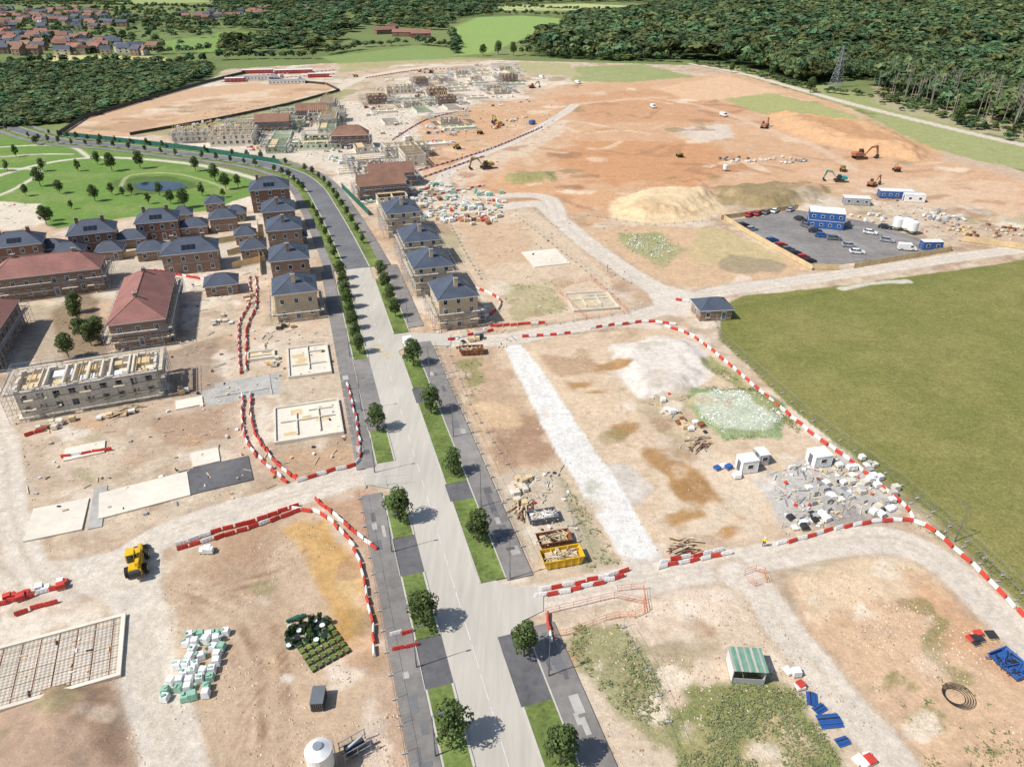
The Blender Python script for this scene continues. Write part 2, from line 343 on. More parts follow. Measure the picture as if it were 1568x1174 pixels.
# bottom right
paint([(880,940),(1140,890),(1230,960),(1290,1080),(1380,1300),(900,1300)],(214,190,162),soft=1,warp=1,a=.8)
paint([(1205,885),(1330,850),(1420,868),(1510,930),(1700,1080),(1700,1300),(1420,1300),(1300,1080),(1240,980)],(216,176,136),soft=1.5,warp=1,a=.85)
paint([(1205,885),(1330,850),(1400,868),(1400,900),(1250,960)],(226,200,164),soft=3,warp=3,a=.7)
paint([(1400,885),(1500,950),(1568,1010),(1568,1060),(1440,980)],(204,154,110),soft=3,warp=3,a=.6)
paint([(1215,900),(1240,960),(1300,1040),(1330,1100),(1300,1050),(1230,960)],(176,138,104),soft=1,warp=2,a=.6)
paint([(1040,1040),(1110,1035),(1180,1028),(1240,1070),(1290,1174),(1300,1300),(1000,1300)],(132,136,82),soft=1.5,warp=3,grass=1,a=.95)
paint([(1165,1100),(1210,1080),(1250,1150),(1200,1174),(1150,1150)],(190,170,126),soft=1.5,warp=2.5,grass=.4,a=.8)
paint([(1040,1120),(1090,1100),(1110,1150),(1060,1174)],(172,160,112),soft=1.5,warp=2.5,grass=.6,a=.7)
paint([(880,955),(950,955),(1010,1040),(1040,1150),(1000,1150),(930,1070),(870,1000)],(146,145,96),soft=1.5,warp=3,grass=1,a=.85,mott=.3)
paint([(1000,990),(1060,975),(1110,985),(1060,1040),(1020,1030)],(168,150,114),soft=1,warp=2.5,grass=.4,a=.7)
paint([(960,905),(1100,900),(1130,960),(1040,975),(970,950)],(226,203,177),soft=1.5,warp=2,a=.7)
for (x,y,rx,ry) in[(1370,1030,22,16),(1420,1110,20,16),(1500,1110,16,8),(1440,960,10,14),(1480,1040,8,8),(1350,1000,10,8),(1530,1150,20,12),(1410,930,14,6),(1460,1140,22,10)]:
    paint(ell(x,y,rx,ry,9),(142,134,88),soft=1,warp=4,grass=1,a=.85,mott=.3)
for (x,y,rx,ry) in[(1320,930,16,22),(1040,1040,24,20),(1415,1120,22,24),(1190,1010,20,20),(920,1010,14,16),(1000,1090,14,20)]:
    paint(ell(x,y,rx,ry,9),(230,212,188),soft=1,warp=3,a=.8)
# bottom left compound
paint([(240,900),(280,842),(470,780),(545,850),(575,1000),(600,1300),(270,1300)],(200,170,137),soft=.8,warp=.8,a=.85)
paint([(280,870),(420,800),(440,830),(420,900),(330,930),(270,960)],(172,138,106),soft=3,warp=4,a=.6)
paint([(380,880),(450,900),(470,1000),(420,1100),(380,1000)],(188,156,122),soft=3,warp=4,a=.6)
paint([(440,812),(500,792),(540,845),(562,905),(566,1000),(520,1000),(508,920),(455,860)],(202,160,96),soft=1.5,warp=2.4,wet=.7,a=.9)
for e in(ell(500,830,26,12),ell(530,960,16,20)): paint(e,(182,136,72),soft=2.5,warp=3,a=.6)
paint(ell(540,890,16,20),(218,186,136),soft=2,warp=3,a=.6)
paint([(320,840),(350,815),(400,810),(390,870)],(182,144,110),soft=2,warp=2,a=.6)
paint([(500,1010),(560,1005),(560,1050),(510,1060)],(228,208,186),soft=1,warp=2,a=.8)
for dx in(0,14,60,76):
    stroke([(250+dx,900),(330+dx*.8,930),(380+dx*.7,985),(395+dx*.6,1060),(400+dx*.5,1174)],.7,(144,112,84),soft=.5,warp=.25,a=.8,mott=1)
for dx in(0,13):
    stroke([(270,905+dx),(350,890+dx),(430,870+dx),(470,840+dx)],.7,(150,118,90),soft=.5,warp=.2,a=.75,mott=1)
    stroke([(300+dx,880),(330+dx,940),(325+dx,1010)],.6,(228,204,172),soft=.5,warp=.2,a=.6,mott=1)
    stroke([(300,960+dx),(360,940+dx),(440,960+dx)],.6,(150,118,90),soft=.5,warp=.2,a=.5,mott=1)
    stroke([(350+dx,1174),(370+dx,1080),(350+dx,1000),(290+dx,930)],.6,(150,118,90),soft=.5,warp=.2,a=.5,mott=1)
    stroke([(880+dx,540),(960+dx,650),(1080+dx,760),(1150+dx,800)],.6,(186,150,114),soft=.5,warp=.2,a=.6,mott=1)
paint([(-300,1095),(0,1085),(80,1050),(175,1028),(215,1090),(225,1300),(-300,1300)],(188,156,128),soft=1.5,warp=2,h=1.5,hw=8)
paint([(120,1060),(170,1040),(205,1100),(200,1174),(150,1174)],(152,120,94),soft=2,warp=3,a=.8)
paint([(545,755),(575,740),(610,1000),(640,1300),(575,1300),(560,880)],(192,158,130),soft=1,warp=1,a=.8)
paint([(590,1040),(620,1300),(540,1300),(545,1060)],(216,194,172),soft=1,warp=2,a=.8)
paint([(495,765),(560,745),(575,835),(545,840)],(192,148,114),soft=1,warp=1,a=.8)
# left house plots
paint([(20,640),(250,590),(380,600),(380,690),(280,690),(60,760),(25,720)],(192,166,138),soft=2,warp=3,a=.8)
paint([(230,540),(330,520),(350,590),(260,610)],(162,136,112),soft=2,warp=3,a=.8)
paint([(220,640),(350,620),(360,670),(250,680)],(174,138,108),soft=2,warp=3,a=.7)
paint([(60,690),(120,665),(200,670),(180,720),(80,740)],(214,192,166),soft=1.5,warp=2,a=.7)
paint([(430,690),(545,680),(540,710),(450,735)],(194,156,118),soft=1,warp=1,a=.8)
paint([(75,480),(130,430),(165,500),(170,545),(90,555)],(146,124,98),soft=1,warp=1.5,grass=.4,a=.9)
paint([(30,480),(75,470),(95,550),(60,560)],(188,168,142),soft=1,warp=1,a=.9)
paint([(10,400),(480,345),(480,440),(300,400),(150,430)],(198,184,164),soft=2,warp=2,a=.7)
paint([(415,420),(530,400),(545,560),(540,600),(420,600)],(206,182,154),soft=1,warp=2,a=.6)
for i in range(380):
    x=random.uniform(-20,1568); y=random.uniform(430,1174)
    w=P(x,y)
    if sdist(np.array([w[0]]),np.array([w[1]]),PL([(1104,470),(2000,340),(2200,1300),(1568,930),(1240,648)]))[0]>-4: continue
    paint(ell(x,y,random.uniform(3,20),random.uniform(2,11),8),random.choice([(172,136,102),(232,218,198),(186,154,120),(152,144,98),(222,196,168),(206,162,120),(234,222,206)]),soft=1.2,warp=3,a=random.uniform(.25,.65))
# haul roads
HR=(217,204,186)
HAUL=[([(610,722),(540,728),(480,747),(400,770),(300,800),(245,822),(200,850),(150,872),(60,880),(0,872),(-80,850)],6.2),
 ([(-60,560),(-20,620),(5,680),(15,760),(30,830),(60,880),(110,900)],4.6),([(150,880),(205,905),(215,965),(235,1050),(262,1140),(290,1300)],6.6),
 ([(770,925),(850,912),(960,890),(1080,868),(1180,850),(1290,828),(1370,828),(1440,858),(1500,910),(1600,1010),(1700,1100)],5.6),
 ([(640,520),(760,520),(850,505),(950,488),(1030,468),(1100,446),(1200,432),(1300,418),(1450,396),(1568,380),(1800,350)],6.0),
 ([(1040,470),(1015,448),(960,415),(900,372),(855,335),(825,312),(760,318),(660,326),(600,345)],7.0),
 ([(1130,880),(1165,905),(1200,960),(1250,1020),(1300,1085),(1360,1150),(1420,1250)],5.0),
 ([(855,335),(830,300),(700,300),(680,270),(730,240),(800,210),(860,175),(880,160)],6),
 ([(1060,98),(1150,116),(1300,158),(1450,195),(1568,222),(1750,262)],7)]
for p,w in HAUL:
    stroke(p,w+1.6,(194,170,142),soft=1.6,warp=.9,a=.6); stroke(p,w,HR,soft=.7,warp=.35,a=.95)
    for o in(-.28,.28):
        q=[(a_,b_+o*14*max(.2,(b_+50)/900)) for a_,b_ in p]; stroke(q,.6,(192,176,154),soft=.5,warp=.2,a=.6,mott=1)
stroke([(880,160),(1000,150),(1100,170),(1180,200),(1250,225),(1310,260)],5,(222,192,160),soft=2,warp=1.5,a=.6)
for dx in(-16,14): stroke([(205+dx,905),(215+dx,965),(235+dx*1.1,1050),(262+dx*1.2,1140),(290+dx,1300)],.8,(192,174,150),soft=.6,warp=.2,a=.7,mott=1)
paint([(110,855),(190,840),(245,825),(250,880),(225,930),(190,960),(165,900),(110,895)],HR,soft=1,warp=.6)
paint([(225,925),(270,925),(300,1060),(250,1050)],(226,210,188),soft=1.5,warp=2,a=.6)
paint([(300,600),(400,575),(430,570),(430,600),(370,610),(320,622)],(184,180,172),soft=.6,warp=.4)
paint([(985,430),(1060,445),(1060,485),(1010,480)],HR,soft=1,warp=.6)
stroke([(1290,442),(1330,434),(1390,430)],1.5,(206,198,176),soft=.9,warp=1.2)
# desaturate dust slightly on bare soil
lum=(col[SITEIX]@np.array([.3,.59,.11]))[:,None]; wgt=(.13*(1-msk[SITEIX,0])*(1-msk[SITEIX,1]))[:,None]; col[SITEIX]=col[SITEIX]*(1-wgt)+lum*np.array([1.03,1.0,.93])*wgt
# park
paint([(-300,210),(40,208),(100,222),(260,243),(385,268),(392,295),(320,322),(200,332),(85,350),(60,335),(-20,308),(-300,300)],(112,142,66),soft=.8,warp=.5,grass=.8)
for e in((60,300,60,10),(180,320,60,6),(320,290,40,8),(120,270,40,6),(20,240,50,6),(250,260,50,5)): paint(ell(*e),(134,150,84),soft=4,warp=9,a=.65)
paint([(-100,312),(0,308),(58,312),(70,340),(20,352),(-100,350)],(220,206,184),soft=1,warp=1,grass=0)
paint(ell(235,283,64,14),(92,112,58),soft=2,warp=2.5,grass=1)
for p,w in[([(-40,282),(20,262),(80,248),(150,241),(240,245),(330,257),(400,276)],3.0),([(-40,262),(0,258),(60,262),(20,290),(-20,305)],2.0),([(-40,228),(60,222),(110,225),(135,240)],2.2),([(0,240),(60,236),(110,236)],1.8),([(110,225),(60,205),(0,196)],3)]:
    stroke(p,w,(214,204,184),soft=.7,warp=.1)
stroke([(185,285),(200,268),(260,265),(310,275),(350,290)],1.3,(190,186,140),soft=.7,warp=.1,a=.8)
# far fields
FLD=[([(688,45),(730,27),(800,24),(872,30),(868,42),(800,60),(745,82),(690,86),(700,60)],(146,170,94)),([(755,9),(890,6),(992,10),(985,20),(900,17),(770,16)],(184,190,128)),([(330,50),(350,48),(420,52),(345,66),(340,82),(300,80),(320,62)],(128,156,76)),
    ([(490,88),(640,70),(700,76),(690,90),(520,97)],(136,154,90)),([(70,84),(250,87),(262,97),(80,98)],(212,196,134)),([(0,-8),(560,-6),(500,0),(100,2)],(150,158,98)),([(210,68),(320,55),(335,70),(235,82)],(132,156,84)),([(150,1),(280,-3),(330,3),(200,8)],(160,172,108)),([(480,28),(560,24),(570,30),(500,36)],(140,160,92)),([(340,24),(420,18),(440,24),(360,32)],(140,160,92))]
for p,c in FLD: paint(p,c,soft=8,warp=4,grass=.6)
DK=(80,98,54)
WOOD=[(815,86),(900,92),(1060,92),(1100,98),(1160,108),(1225,132),(1275,126),(1330,118),(1350,140),(1440,168),(1568,196),(1900,262),(2400,300),(2600,-12),(1568,-12),(1010,-10),(1000,12),(990,22),(880,26),(872,40),(815,60)]
WOOD2=[(340,-12),(1000,-12),(990,5),(880,4),(750,9),(760,20),(700,26),(685,48),(560,38),(520,62),(500,78),(345,88),(345,72),(430,52),(350,44),(330,10)]
WOOD3=[(-500,110),(0,104),(70,102),(200,98),(325,101),(322,120),(250,145),(100,188),(0,196),(-500,260)]
holes=[f[0] for f in FLD]
paint(WOOD,DK,soft=10,warp=6,grass=1)  # woodland floor painted dark so gaps between crowns look shaded
paint(WOOD3,(80,100,56),soft=4,warp=4,grass=1)  # plantation floor likewise, shade between trees put into the ground colour
paint([(1340,132),(1450,150),(1568,170),(1700,210),(1700,245),(1568,215),(1440,188),(1340,160)],(176,166,132),soft=5,warp=5,grass=.8,a=.9)
hz+= -(.10*fbm(gx,gy,1.6,3,2)+.12*fbm(gx,gy,7,3,4))
col*= (1+ (N4-.5)*.28)[:,None]
verts=np.stack([gx,gy,hz],1)
def np_mesh(name,verts,quads,mat,attrs=None,smooth=False):
    me=bpy.data.meshes.new(name); nv,nf=len(verts),len(quads)
    me.vertices.add(nv); me.vertices.foreach_set('co',np.ascontiguousarray(verts,dtype=np.float32).ravel())
    me.loops.add(nf*4); me.loops.foreach_set('vertex_index',np.ascontiguousarray(quads,dtype=np.int32).ravel())
    me.polygons.add(nf); me.polygons.foreach_set('loop_start',np.arange(0,nf*4,4,dtype=np.int32))
    try: me.polygons.foreach_set('loop_total',np.full(nf,4,dtype=np.int32))
    except Exception: pass
    if smooth: me.polygons.foreach_set('use_smooth',np.ones(nf,bool))
    for k,a in (attrs or {}).items():
        at_=me.color_attributes.new(k,'FLOAT_COLOR','POINT'); b=np.ones((nv,4),np.float32); b[:,:3]=a; at_.data.foreach_set('color',b.ravel())
    me.materials.append(mat); me.update(); me.validate(); return me
ii=np.arange(nx*ny).reshape(ny,nx)
quads=np.stack([ii[:-1,:-1],ii[:-1,1:],ii[1:,1:],ii[1:,:-1]],-1).reshape(-1,4)
gm,nt,b=nt_new('ground_soil'); N=nt.nodes; L=nt.links
ac=N.new('ShaderNodeAttribute'); ac.attribute_name='Col'; am=N.new('ShaderNodeAttribute'); am.attribute_name='Msk'
sp=N.new('ShaderNodeSeparateColor'); L.new(am.outputs['Color'],sp.inputs[0]); gp=N.new('ShaderNodeNewGeometry')
def noise(s,d=5,r=.6):
    n=N.new('ShaderNodeTexNoise'); n.inputs['Scale'].default_value=s; n.inputs['Detail'].default_value=d; n.inputs['Roughness'].default_value=r; L.new(gp.outputs['Position'],n.inputs['Vector']); return n.outputs['Fac']
def mr(i,a,b_,c,d):
    n=N.new('ShaderNodeMapRange'); L.new(i,n.inputs['Value'])
    for k,v in zip(('From Min','From Max','To Min','To Max'),(a,b_,c,d)): n.inputs[k].default_value=v
    return n.outputs[0]
def mth(op,a,b_):
    n=N.new('ShaderNodeMath'); n.operation=op
    for i,q in enumerate((a,b_)):
        if isinstance(q,(int,float)): n.inputs[i].default_value=q
        else: L.new(q,n.inputs[i])
    return n.outputs[0]
f1=mr(noise(.9,6,.7),.3,.7,.82,1.18); f2=mr(noise(5,5,.7),.3,.7,.8,1.2)
gfine=mr(noise(2.5,6,.75),.32,.68,.55,1.45); gmix=mth('ADD',mth('MULTIPLY',mth('SUBTRACT',gfine,1.0),mth('MULTIPLY',sp.outputs[0],.6)),1.0)
fac=mth('MULTIPLY',mth('MULTIPLY',f1,f2),gmix)
sc=N.new('ShaderNodeVectorMath'); sc.operation='SCALE'; L.new(ac.outputs['Color'],sc.inputs[0]); L.new(fac,sc.inputs['Scale'])
vo=N.new('ShaderNodeTexVoronoi'); vo.inputs['Scale'].default_value=2.6; L.new(gp.outputs['Position'],vo.inputs['Vector'])
st=mth('MULTIPLY',mth('LESS_THAN',vo.outputs['Distance'],.17),mr(noise(.12,3),.48,.62,0,.45))
st=mth('MULTIPLY',st,mth('SUBTRACT',1.0,mth('MAXIMUM',sp.outputs[0],sp.outputs[1])))
mx=N.new('ShaderNodeMix'); mx.data_type='RGBA'; L.new(st,mx.inputs[0]); L.new(sc.outputs[0],mx.inputs[6]); mx.inputs[7].default_value=(.66,.6,.5,1)
L.new(mx.outputs[2],b.inputs['Base Color'])
L.new(mr(sp.outputs[1],.3,.9,.95,.3),b.inputs['Roughness']); b.inputs['Specular IOR Level'].default_value=.25
bp=N.new('ShaderNodeBump'); bp.inputs['Distance'].default_value=.14; L.new(mth('ADD',noise(1.5,8,.75),mth('MULTIPLY',st,.4)),bp.inputs['Height'])
L.new(mr(sp.outputs[1],.3,.8,.75,0),bp.inputs['Strength']); L.new(bp.outputs[0],b.inputs['Normal'])
place(np_mesh('ground',verts,quads,gm,{'Col':col,'Msk':msk},smooth=True),'ground')
# ---------------------------------------------------------------- main road
def strip(m,y0,y1,a,b_,z,k,z0=None):
    m.prism([RF(y0,a),RF(y0,b_),RF(y1,b_),RF(y1,a)],z0,z,k)
W=3.45
m=M(); strip(m,1400,411,-W,W,.03,'road_dusty')
m.prism(PL([(595,690),(640,700),(655,775),(628,752),(560,742),(560,708)]),None,.036,'road_dusty')
m.prism(PL([(728,870),(775,897),(832,900),(832,935),(805,948),(790,985),(775,1005),(740,950)]),None,.036,'road_dusty')
m.prism(PL([(585,500),(610,508),(690,512),(690,530),(625,528),(600,545)]),None,.036,'road_dusty')
L0=Vector(RF(1400,0)); L1=Vector(RF(411,0)); dist=(L1-L0).length; s=0; dv=(L1-L0).normalized()
while s<dist-3:
    a=L0+dv*s; b_=L0+dv*(s+(3.8 if s<45 else 2.4)); nn=_n*.05
    m.add([(a.x-nn.x,a.y-nn.y,.042),(a.x+nn.x,a.y+nn.y,.042),(b_.x+nn.x,b_.y+nn.y,.042),(b_.x-nn.x,b_.y-nn.y,.042)],[(0,1,2,3)],'paint_white'); s+=4.6
for i in range(5): c=RF(528+i*5,-1.2+.5*i); m.box(c[0],c[1],.041,1.6,.3,.006,'paint_yellow',math.radians(ROT+35))
m.obj('main_road')
curve=cat([RF(411,0),P(523,360),P(500,318),P(480,287),P(450,266),P(400,251),P(330,241),P(260,233),P(180,223),P(110,218),P(60,209),P(0,190),P(-80,170)],10)
m=M(); m.ribbon(curve,-3.3,3.3,.034,'asphalt'); m.obj('upper_road')
m=M()
for a,b_ in((-9.2,-6.6),(6.9,9.6)): m.ribbon(curve,a,b_,.11,'asphalt_dusty',0)
for a,b_ in((-6.4,-3.6),(3.6,6.7)): m.ribbon(curve,a,b_,.10,'grass_verge',0)
for a in(-3.6,3.3): m.ribbon(curve,a,a+.28,.13,'kerb',0)
m.obj('upper_road_pavement')
LV=[(430,545),(652,700),(748,812),(868,962),(1035,1160)]; LB=[(545,652),(812,868),(962,1035),(1160,1300)]
RV=[(430,515),(548,600),(622,748),(775,902),(1095,1300)]; RB=[(600,622),(748,775),(985,1095)]
mv=M();mb=M();mk_=M()
for a,b_ in LV: strip(mv,b_,a,-6.7,-3.75,.12,'grass_verge',0); strip(mk_,b_,a,-3.75,-3.46,.14,'kerb',0); strip(mk_,b_,a,-6.95,-6.7,.13,'kerb',0)
for a,b_ in LB: strip(mb,b_,a,-6.9,-3.47,.04,'asphalt_dusty' if a<600 else 'asphalt_dark'); strip(mk_,b_,a,-7.0,-6.9,.13,'kerb',0)
for a,b_ in RV: strip(mv,b_,a,3.75,7.3,.12,'grass_verge',0); strip(mk_,b_,a,3.46,3.75,.14,'kerb',0); strip(mk_,b_,a,7.3,7.5,.13,'kerb',0)
for a,b_ in RB: strip(mb,b_,a,3.47,7.3,.04,'asphalt_dark'); strip(mk_,b_,a,7.3,7.5,.13,'kerb',0)
mv.obj('grass_verge'); mb.obj('parking_bay'); mk_.obj('kerb')
m=M()
for a,b_ in((411,704),(742,1300)): strip(m,b_,a,-10.3,-7.0,.10,'asphalt_dusty',0)
for a,b_ in((411,508),(532,906),(982,1300)): strip(m,b_,a,7.5,11.3,.10,'asphalt_dusty',0)
for i in range(60):
    sd=random.choice((-1,1)); y0=random.uniform(560,1170)
    if 690<y0<760 or 880<y0<1000: continue
    o=random.uniform(7.9,9.3) if sd<0 else random.uniform(8.4,10.3); l=random.uniform(.6,3)
    c=RF(y0,sd*o); m.box(c[0],c[1],.09,random.uniform(.4,1.4),l,.014+.0006*i,random.choice(['asphalt_dark','concrete_grey','asphalt','asphalt']),math.radians(ROT))
m.obj('pavement')
# ---------------------------------------------------------------- leaf clumps
def crown(nl,nq,R,Hc,base,leaf,seed,spread=.62,vz=.8,dome=False):
    r=np.random.default_rng(seed); V=[];Tn=[]
    for i in range(nl):
        th=i*2.4+r.uniform(-.6,.6); t=(i+.5)/nl
        zz=base+Hc*(.12+.76*t)+r.normal(0,.03)*Hc; prof=math.cos(t*1.4)*1.15 if dome else math.sin(math.pi*min(.95,max(.12,.22+.7*t)))
        rr=R*spread*prof*r.uniform(.5,1.1)
        c=np.array([rr*math.cos(th),rr*math.sin(th),zz]); lr=R*r.uniform(.36,.58)
        d=r.normal(size=(nq,3)); d[:,2]+=.55 if dome else .25; d/=np.linalg.norm(d,axis=1)[:,None]
        p=c+d*lr*r.uniform(.8 if dome else .75,1.05,(nq,1))*np.array([1,1,vz])
        nrm=d+r.normal(0,.24 if dome else .38,(nq,3)); nrm/=np.linalg.norm(nrm,axis=1)[:,None]
        ref=np.where(np.abs(nrm[:,2:])>.9,np.array([[1.,0,0]]),np.array([[0,0,1.]]))
        a=np.cross(nrm,ref); a/=np.linalg.norm(a,axis=1)[:,None]; b2=np.cross(nrm,a)
        ang=r.uniform(0,np.pi,(nq,1)); a,b2=a*np.cos(ang)+b2*np.sin(ang),-a*np.sin(ang)+b2*np.cos(ang)
        s=leaf*r.uniform(.6,1.3,(nq,1)); a=a*s; b2=b2*s*r.uniform(.5,.9,(nq,1))
        a[:,2]*=vz/.8; b2[:,2]*=vz/.8
        V.append(np.stack([p-a-b2*.4,p+a*.3-b2,p+a+b2*.5,p-a*.3+b2],1))
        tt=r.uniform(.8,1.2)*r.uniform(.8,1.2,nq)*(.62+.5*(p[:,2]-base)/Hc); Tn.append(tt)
    V=np.concatenate(V); Tn=np.concatenate(Tn); return V,Tn
def forest(name,pts,scales,heights,templ,mat,seed=1,hue=.18):
    r=np.random.default_rng(seed); pts=np.array(pts); n=len(pts)
    if n==0: return
    tid=r.integers(0,len(templ),n); VV=[];CC=[]
    for k,(V,Tn) in enumerate(templ):
        I=np.nonzero(tid==k)[0]
        if not len(I): continue
        a=r.uniform(0,2*np.pi,len(I)); ca,sa=np.cos(a),np.sin(a)
        v=V.reshape(1,-1,3); s=scales[I][:,None]; x=(v[...,0]*ca[:,None]-v[...,1]*sa[:,None])*s; yv=(v[...,0]*sa[:,None]+v[...,1]*ca[:,None])*s; z=v[...,2]*heights[I][:,None]
        o=np.stack([x+pts[I,0][:,None],yv+pts[I,1][:,None],z],-1); VV.append(o.reshape(-1,3))
        pat=.65+.7*fbm(pts[I,0],pts[I,1],90,3,6)
        br=(r.uniform(.62,1.4,len(I))*pat)[:,None,None]; hu=r.uniform(-hue,hue,(len(I),1))
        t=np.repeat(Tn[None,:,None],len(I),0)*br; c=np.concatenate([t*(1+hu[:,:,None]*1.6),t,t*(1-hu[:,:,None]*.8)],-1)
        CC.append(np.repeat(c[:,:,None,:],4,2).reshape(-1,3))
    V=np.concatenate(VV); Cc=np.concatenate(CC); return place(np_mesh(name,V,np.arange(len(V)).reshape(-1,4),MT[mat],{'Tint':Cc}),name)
def fill(px,s0,s1,world=False,holes=()):
    pl=px if world else PL(px); a=np.array(pl); out=[]
    Y=a[:,1].min(); Y1=min(a[:,1].max(),3300)
    while Y<Y1:
        s=s0+(s1-s0)*min(1,max(0,(Y-300)/1600)); lim=Y*.80+80
        x0=max(a[:,0].min(),-lim); x1=min(a[:,0].max(),lim); n=int((x1-x0)/s)
        if n>0:
            x=x0+(np.arange(n)+rng.uniform(-.45,.45,n))*s; yy=Y+rng.uniform(-.45,.45,n)*s; k=sdist(x,yy,pl)>0
            for h in holes: k&=sdist(x,yy,PL(h))<0
            out.append(np.stack([x[k],yy[k],np.full(k.sum(),s)],1))
        Y+=s
    return np.concatenate(out) if out else np.zeros((0,3))
TF=[crown(9,14,1,.52,.40,.28,s,.62,.30,True) for s in range(6)]
TN=[crown(12,30,1,.60,.34,.18,20+s,.62,.26,True) for s in range(5)]
def mass(name,px,s0,s1,h0,h1,mat='leaves_wood',tem=None,seed=1,holes=(),k=.66):
    p=fill(px,s0,s1,holes=holes); n=len(p)
    if not n: return
    r=np.random.default_rng(seed); gro=.75+.5*vn(p[:,0]/60,p[:,1]/60,3); big=r.uniform(0,1,n)**2
    forest(name,p[:,:2],p[:,2]*k*(.68+.62*big),(h0+(h1-h0)*(.35*r.uniform(0,1,n)+.65*big))*gro,tem or TF,mat,seed)
mass('woodland',WOOD,9,22,10,19,seed=2,holes=holes,k=.72)
mass('woodland_edge',[(1150,104),(1225,130),(1275,126),(1345,122),(1350,135),(1440,160),(1568,186),(1800,235),(1800,180),(1568,130),(1340,98),(1150,92)],8,8,12,21,tem=TN,seed=5)
mass('distant_woodland',WOOD2,16,28,8,14,seed=3,holes=holes,k=.5)
mass('young_plantation',WOOD3,5.5,7,3.2,6.5,seed=4,k=.74)
mass('distant_woodland',[(-800,-5),(185,-12),(200,8),(100,6),(-100,8),(-800,8)],18,28,8,12,seed=6,k=.5)
def sprinkle(px,n,seed):
    pl=PL(px); a=np.array(pl); r=np.random.default_rng(seed); out=[]
    while len(out)<n:
        x=r.uniform(a[:,0].min(),a[:,0].max(),4*n); yv=r.uniform(a[:,1].min(),a[:,1].max(),4*n); k=sdist(x,yv,pl)>0
        out+=list(zip(x[k],yv[k]))
    return np.array(out[:n])
def line_pts(px,step):
    pl=PL(px); out=[]
    for a,b_ in zip(pl[:-1],pl[1:]):
        d=math.dist(a,b_); 
        for i in range(max(1,int(d/step))):
            t=i*step/d; out.append((a[0]+(b_[0]-a[0])*t+random.uniform(-2,2),a[1]+(b_[1]-a[1])*t+random.uniform(-2,2)))
    return out
hp=[]
for l in[[(0,100),(120,99),(260,100),(340,98)],[(230,84),(340,80),(345,60)],[(340,92),(420,90),(500,90)],[(560,72),(640,68),(700,74)],[(500,84),(560,74)],[(800,84),(840,88),(900,92),(1060,95)],[(620,38),(700,28),(760,22),(880,26)],[(870,40),(830,58),(800,72)],
         [(0,28),(100,30),(200,34),(330,44)],[(560,38),(680,46)],[(755,12),(990,20)],[(690,52),(700,70),(695,84)],[(100,84),(200,78),(240,74)],[(-50,10),(150,9),(330,14),(480,14)],[(0,70),(100,66),(200,64)]]: hp+=line_pts(l,9)
hp+=list(sprinkle([(-100,88),(-100,12),(200,14),(340,40),(330,60),(230,84),(100,84)],480,8))+list(sprinkle([(200,12),(480,10),(480,40),(350,44),(330,60),(230,60)],190,9))
hp=np.array(hp); r=np.random.default_rng(3); n=len(hp)
forest('hedgerow_trees',hp,r.uniform(3,6.5,n),r.uniform(5,10,n),TF,'leaves_wood',7)
hp=np.array(line_pts([(1060,97),(1130,108),(1250,140),(1350,150),(1450,182),(1568,210)],5)+list(sprinkle([(1340,135),(1568,180),(1700,215),(1700,250),(1568,222),(1340,160)],150,4))); n=len(hp)
forest('scrub',hp,r.uniform(1.5,3.5,n),r.uniform(1.5,4.5,n),TF,'leaves',8)
m=M()
for x,yv in sprinkle([(1335,118),(1568,168),(1750,218),(1750,255),(1568,202),(1440,172),(1340,142)],150,11):
    h=random.uniform(11,20); t=(random.uniform(-1,1),random.uniform(-1,1))
    m.cyl((x,yv,0),(x+t[0],yv+t[1],h),.36,.14,5,'bark_pale')
    for j in range(4):
        a=random.uniform(0,6.28); z=h*random.uniform(.5,.9); m.cyl((x+t[0]*z/h,yv+t[1]*z/h,z),(x+2.4*math.cos(a),yv+2.4*math.sin(a),z+2.4),.12,.05,4,'bark_pale')
m.obj('bare_woodland_trunks')
# ---- individual trees
def tree_mesh(seed,Ht,R,nq=150,leaf=.17,nl=13):
    r=random.Random(seed); V,Tn=crown(nl,nq,R,Ht*.78,Ht*.24,leaf,seed+50,.6)
    m=M(); m.cyl((0,0,0),(0.05,.03,Ht*.35),.13,.10,7,'bark'); m.cyl((.05,.03,Ht*.35),(0,0,Ht*.85),.10,.03,6,'bark')
    for i in range(7):
        a=i*2.4+r.random(); z=Ht*(.3+.07*i); m.cyl((.04,.02,z),(R*.65*math.cos(a),R*.65*math.sin(a),z+Ht*.16),.05,.015,5,'bark')
    nb=len(m.v); vs=V.reshape(-1,3); m.v+=[tuple(p) for p in vs]; li=m.mi('leaves')
    for i in range(len(V)): m.f.append([nb+4*i+j for j in range(4)]); m.m.append(li)
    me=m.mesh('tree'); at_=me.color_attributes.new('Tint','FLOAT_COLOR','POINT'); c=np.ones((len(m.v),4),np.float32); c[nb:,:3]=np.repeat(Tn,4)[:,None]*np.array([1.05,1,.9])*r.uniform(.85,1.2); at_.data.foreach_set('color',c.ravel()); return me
TM=[tree_mesh(i,5.8,2.1) for i in range(5)]; TS=[tree_mesh(10+i,4.2,1.4,70,.18,9) for i in range(3)]
def tree(p,name='street_tree',sc=1,small=False):
    place(random.choice(TS if small else TM),name,(p[0],p[1],.05),random.uniform(0,6.28),None,sc*random.uniform(.88,1.12))
for y in(790,945,1115,652,1230): tree(RF(y,-5.2))
for y in(537,518,500,484,468,452,438,424): tree(RF(y,-5.2),sc=.85)
for y in(565,640,735,842,1190): tree(RF(y,5.5))
tree(RF(1022,5.9),sc=1.1)
for y in(490,468,448,430): tree(RF(y,5.5),sc=.85)
cw=[Vector(c) for c in curve]
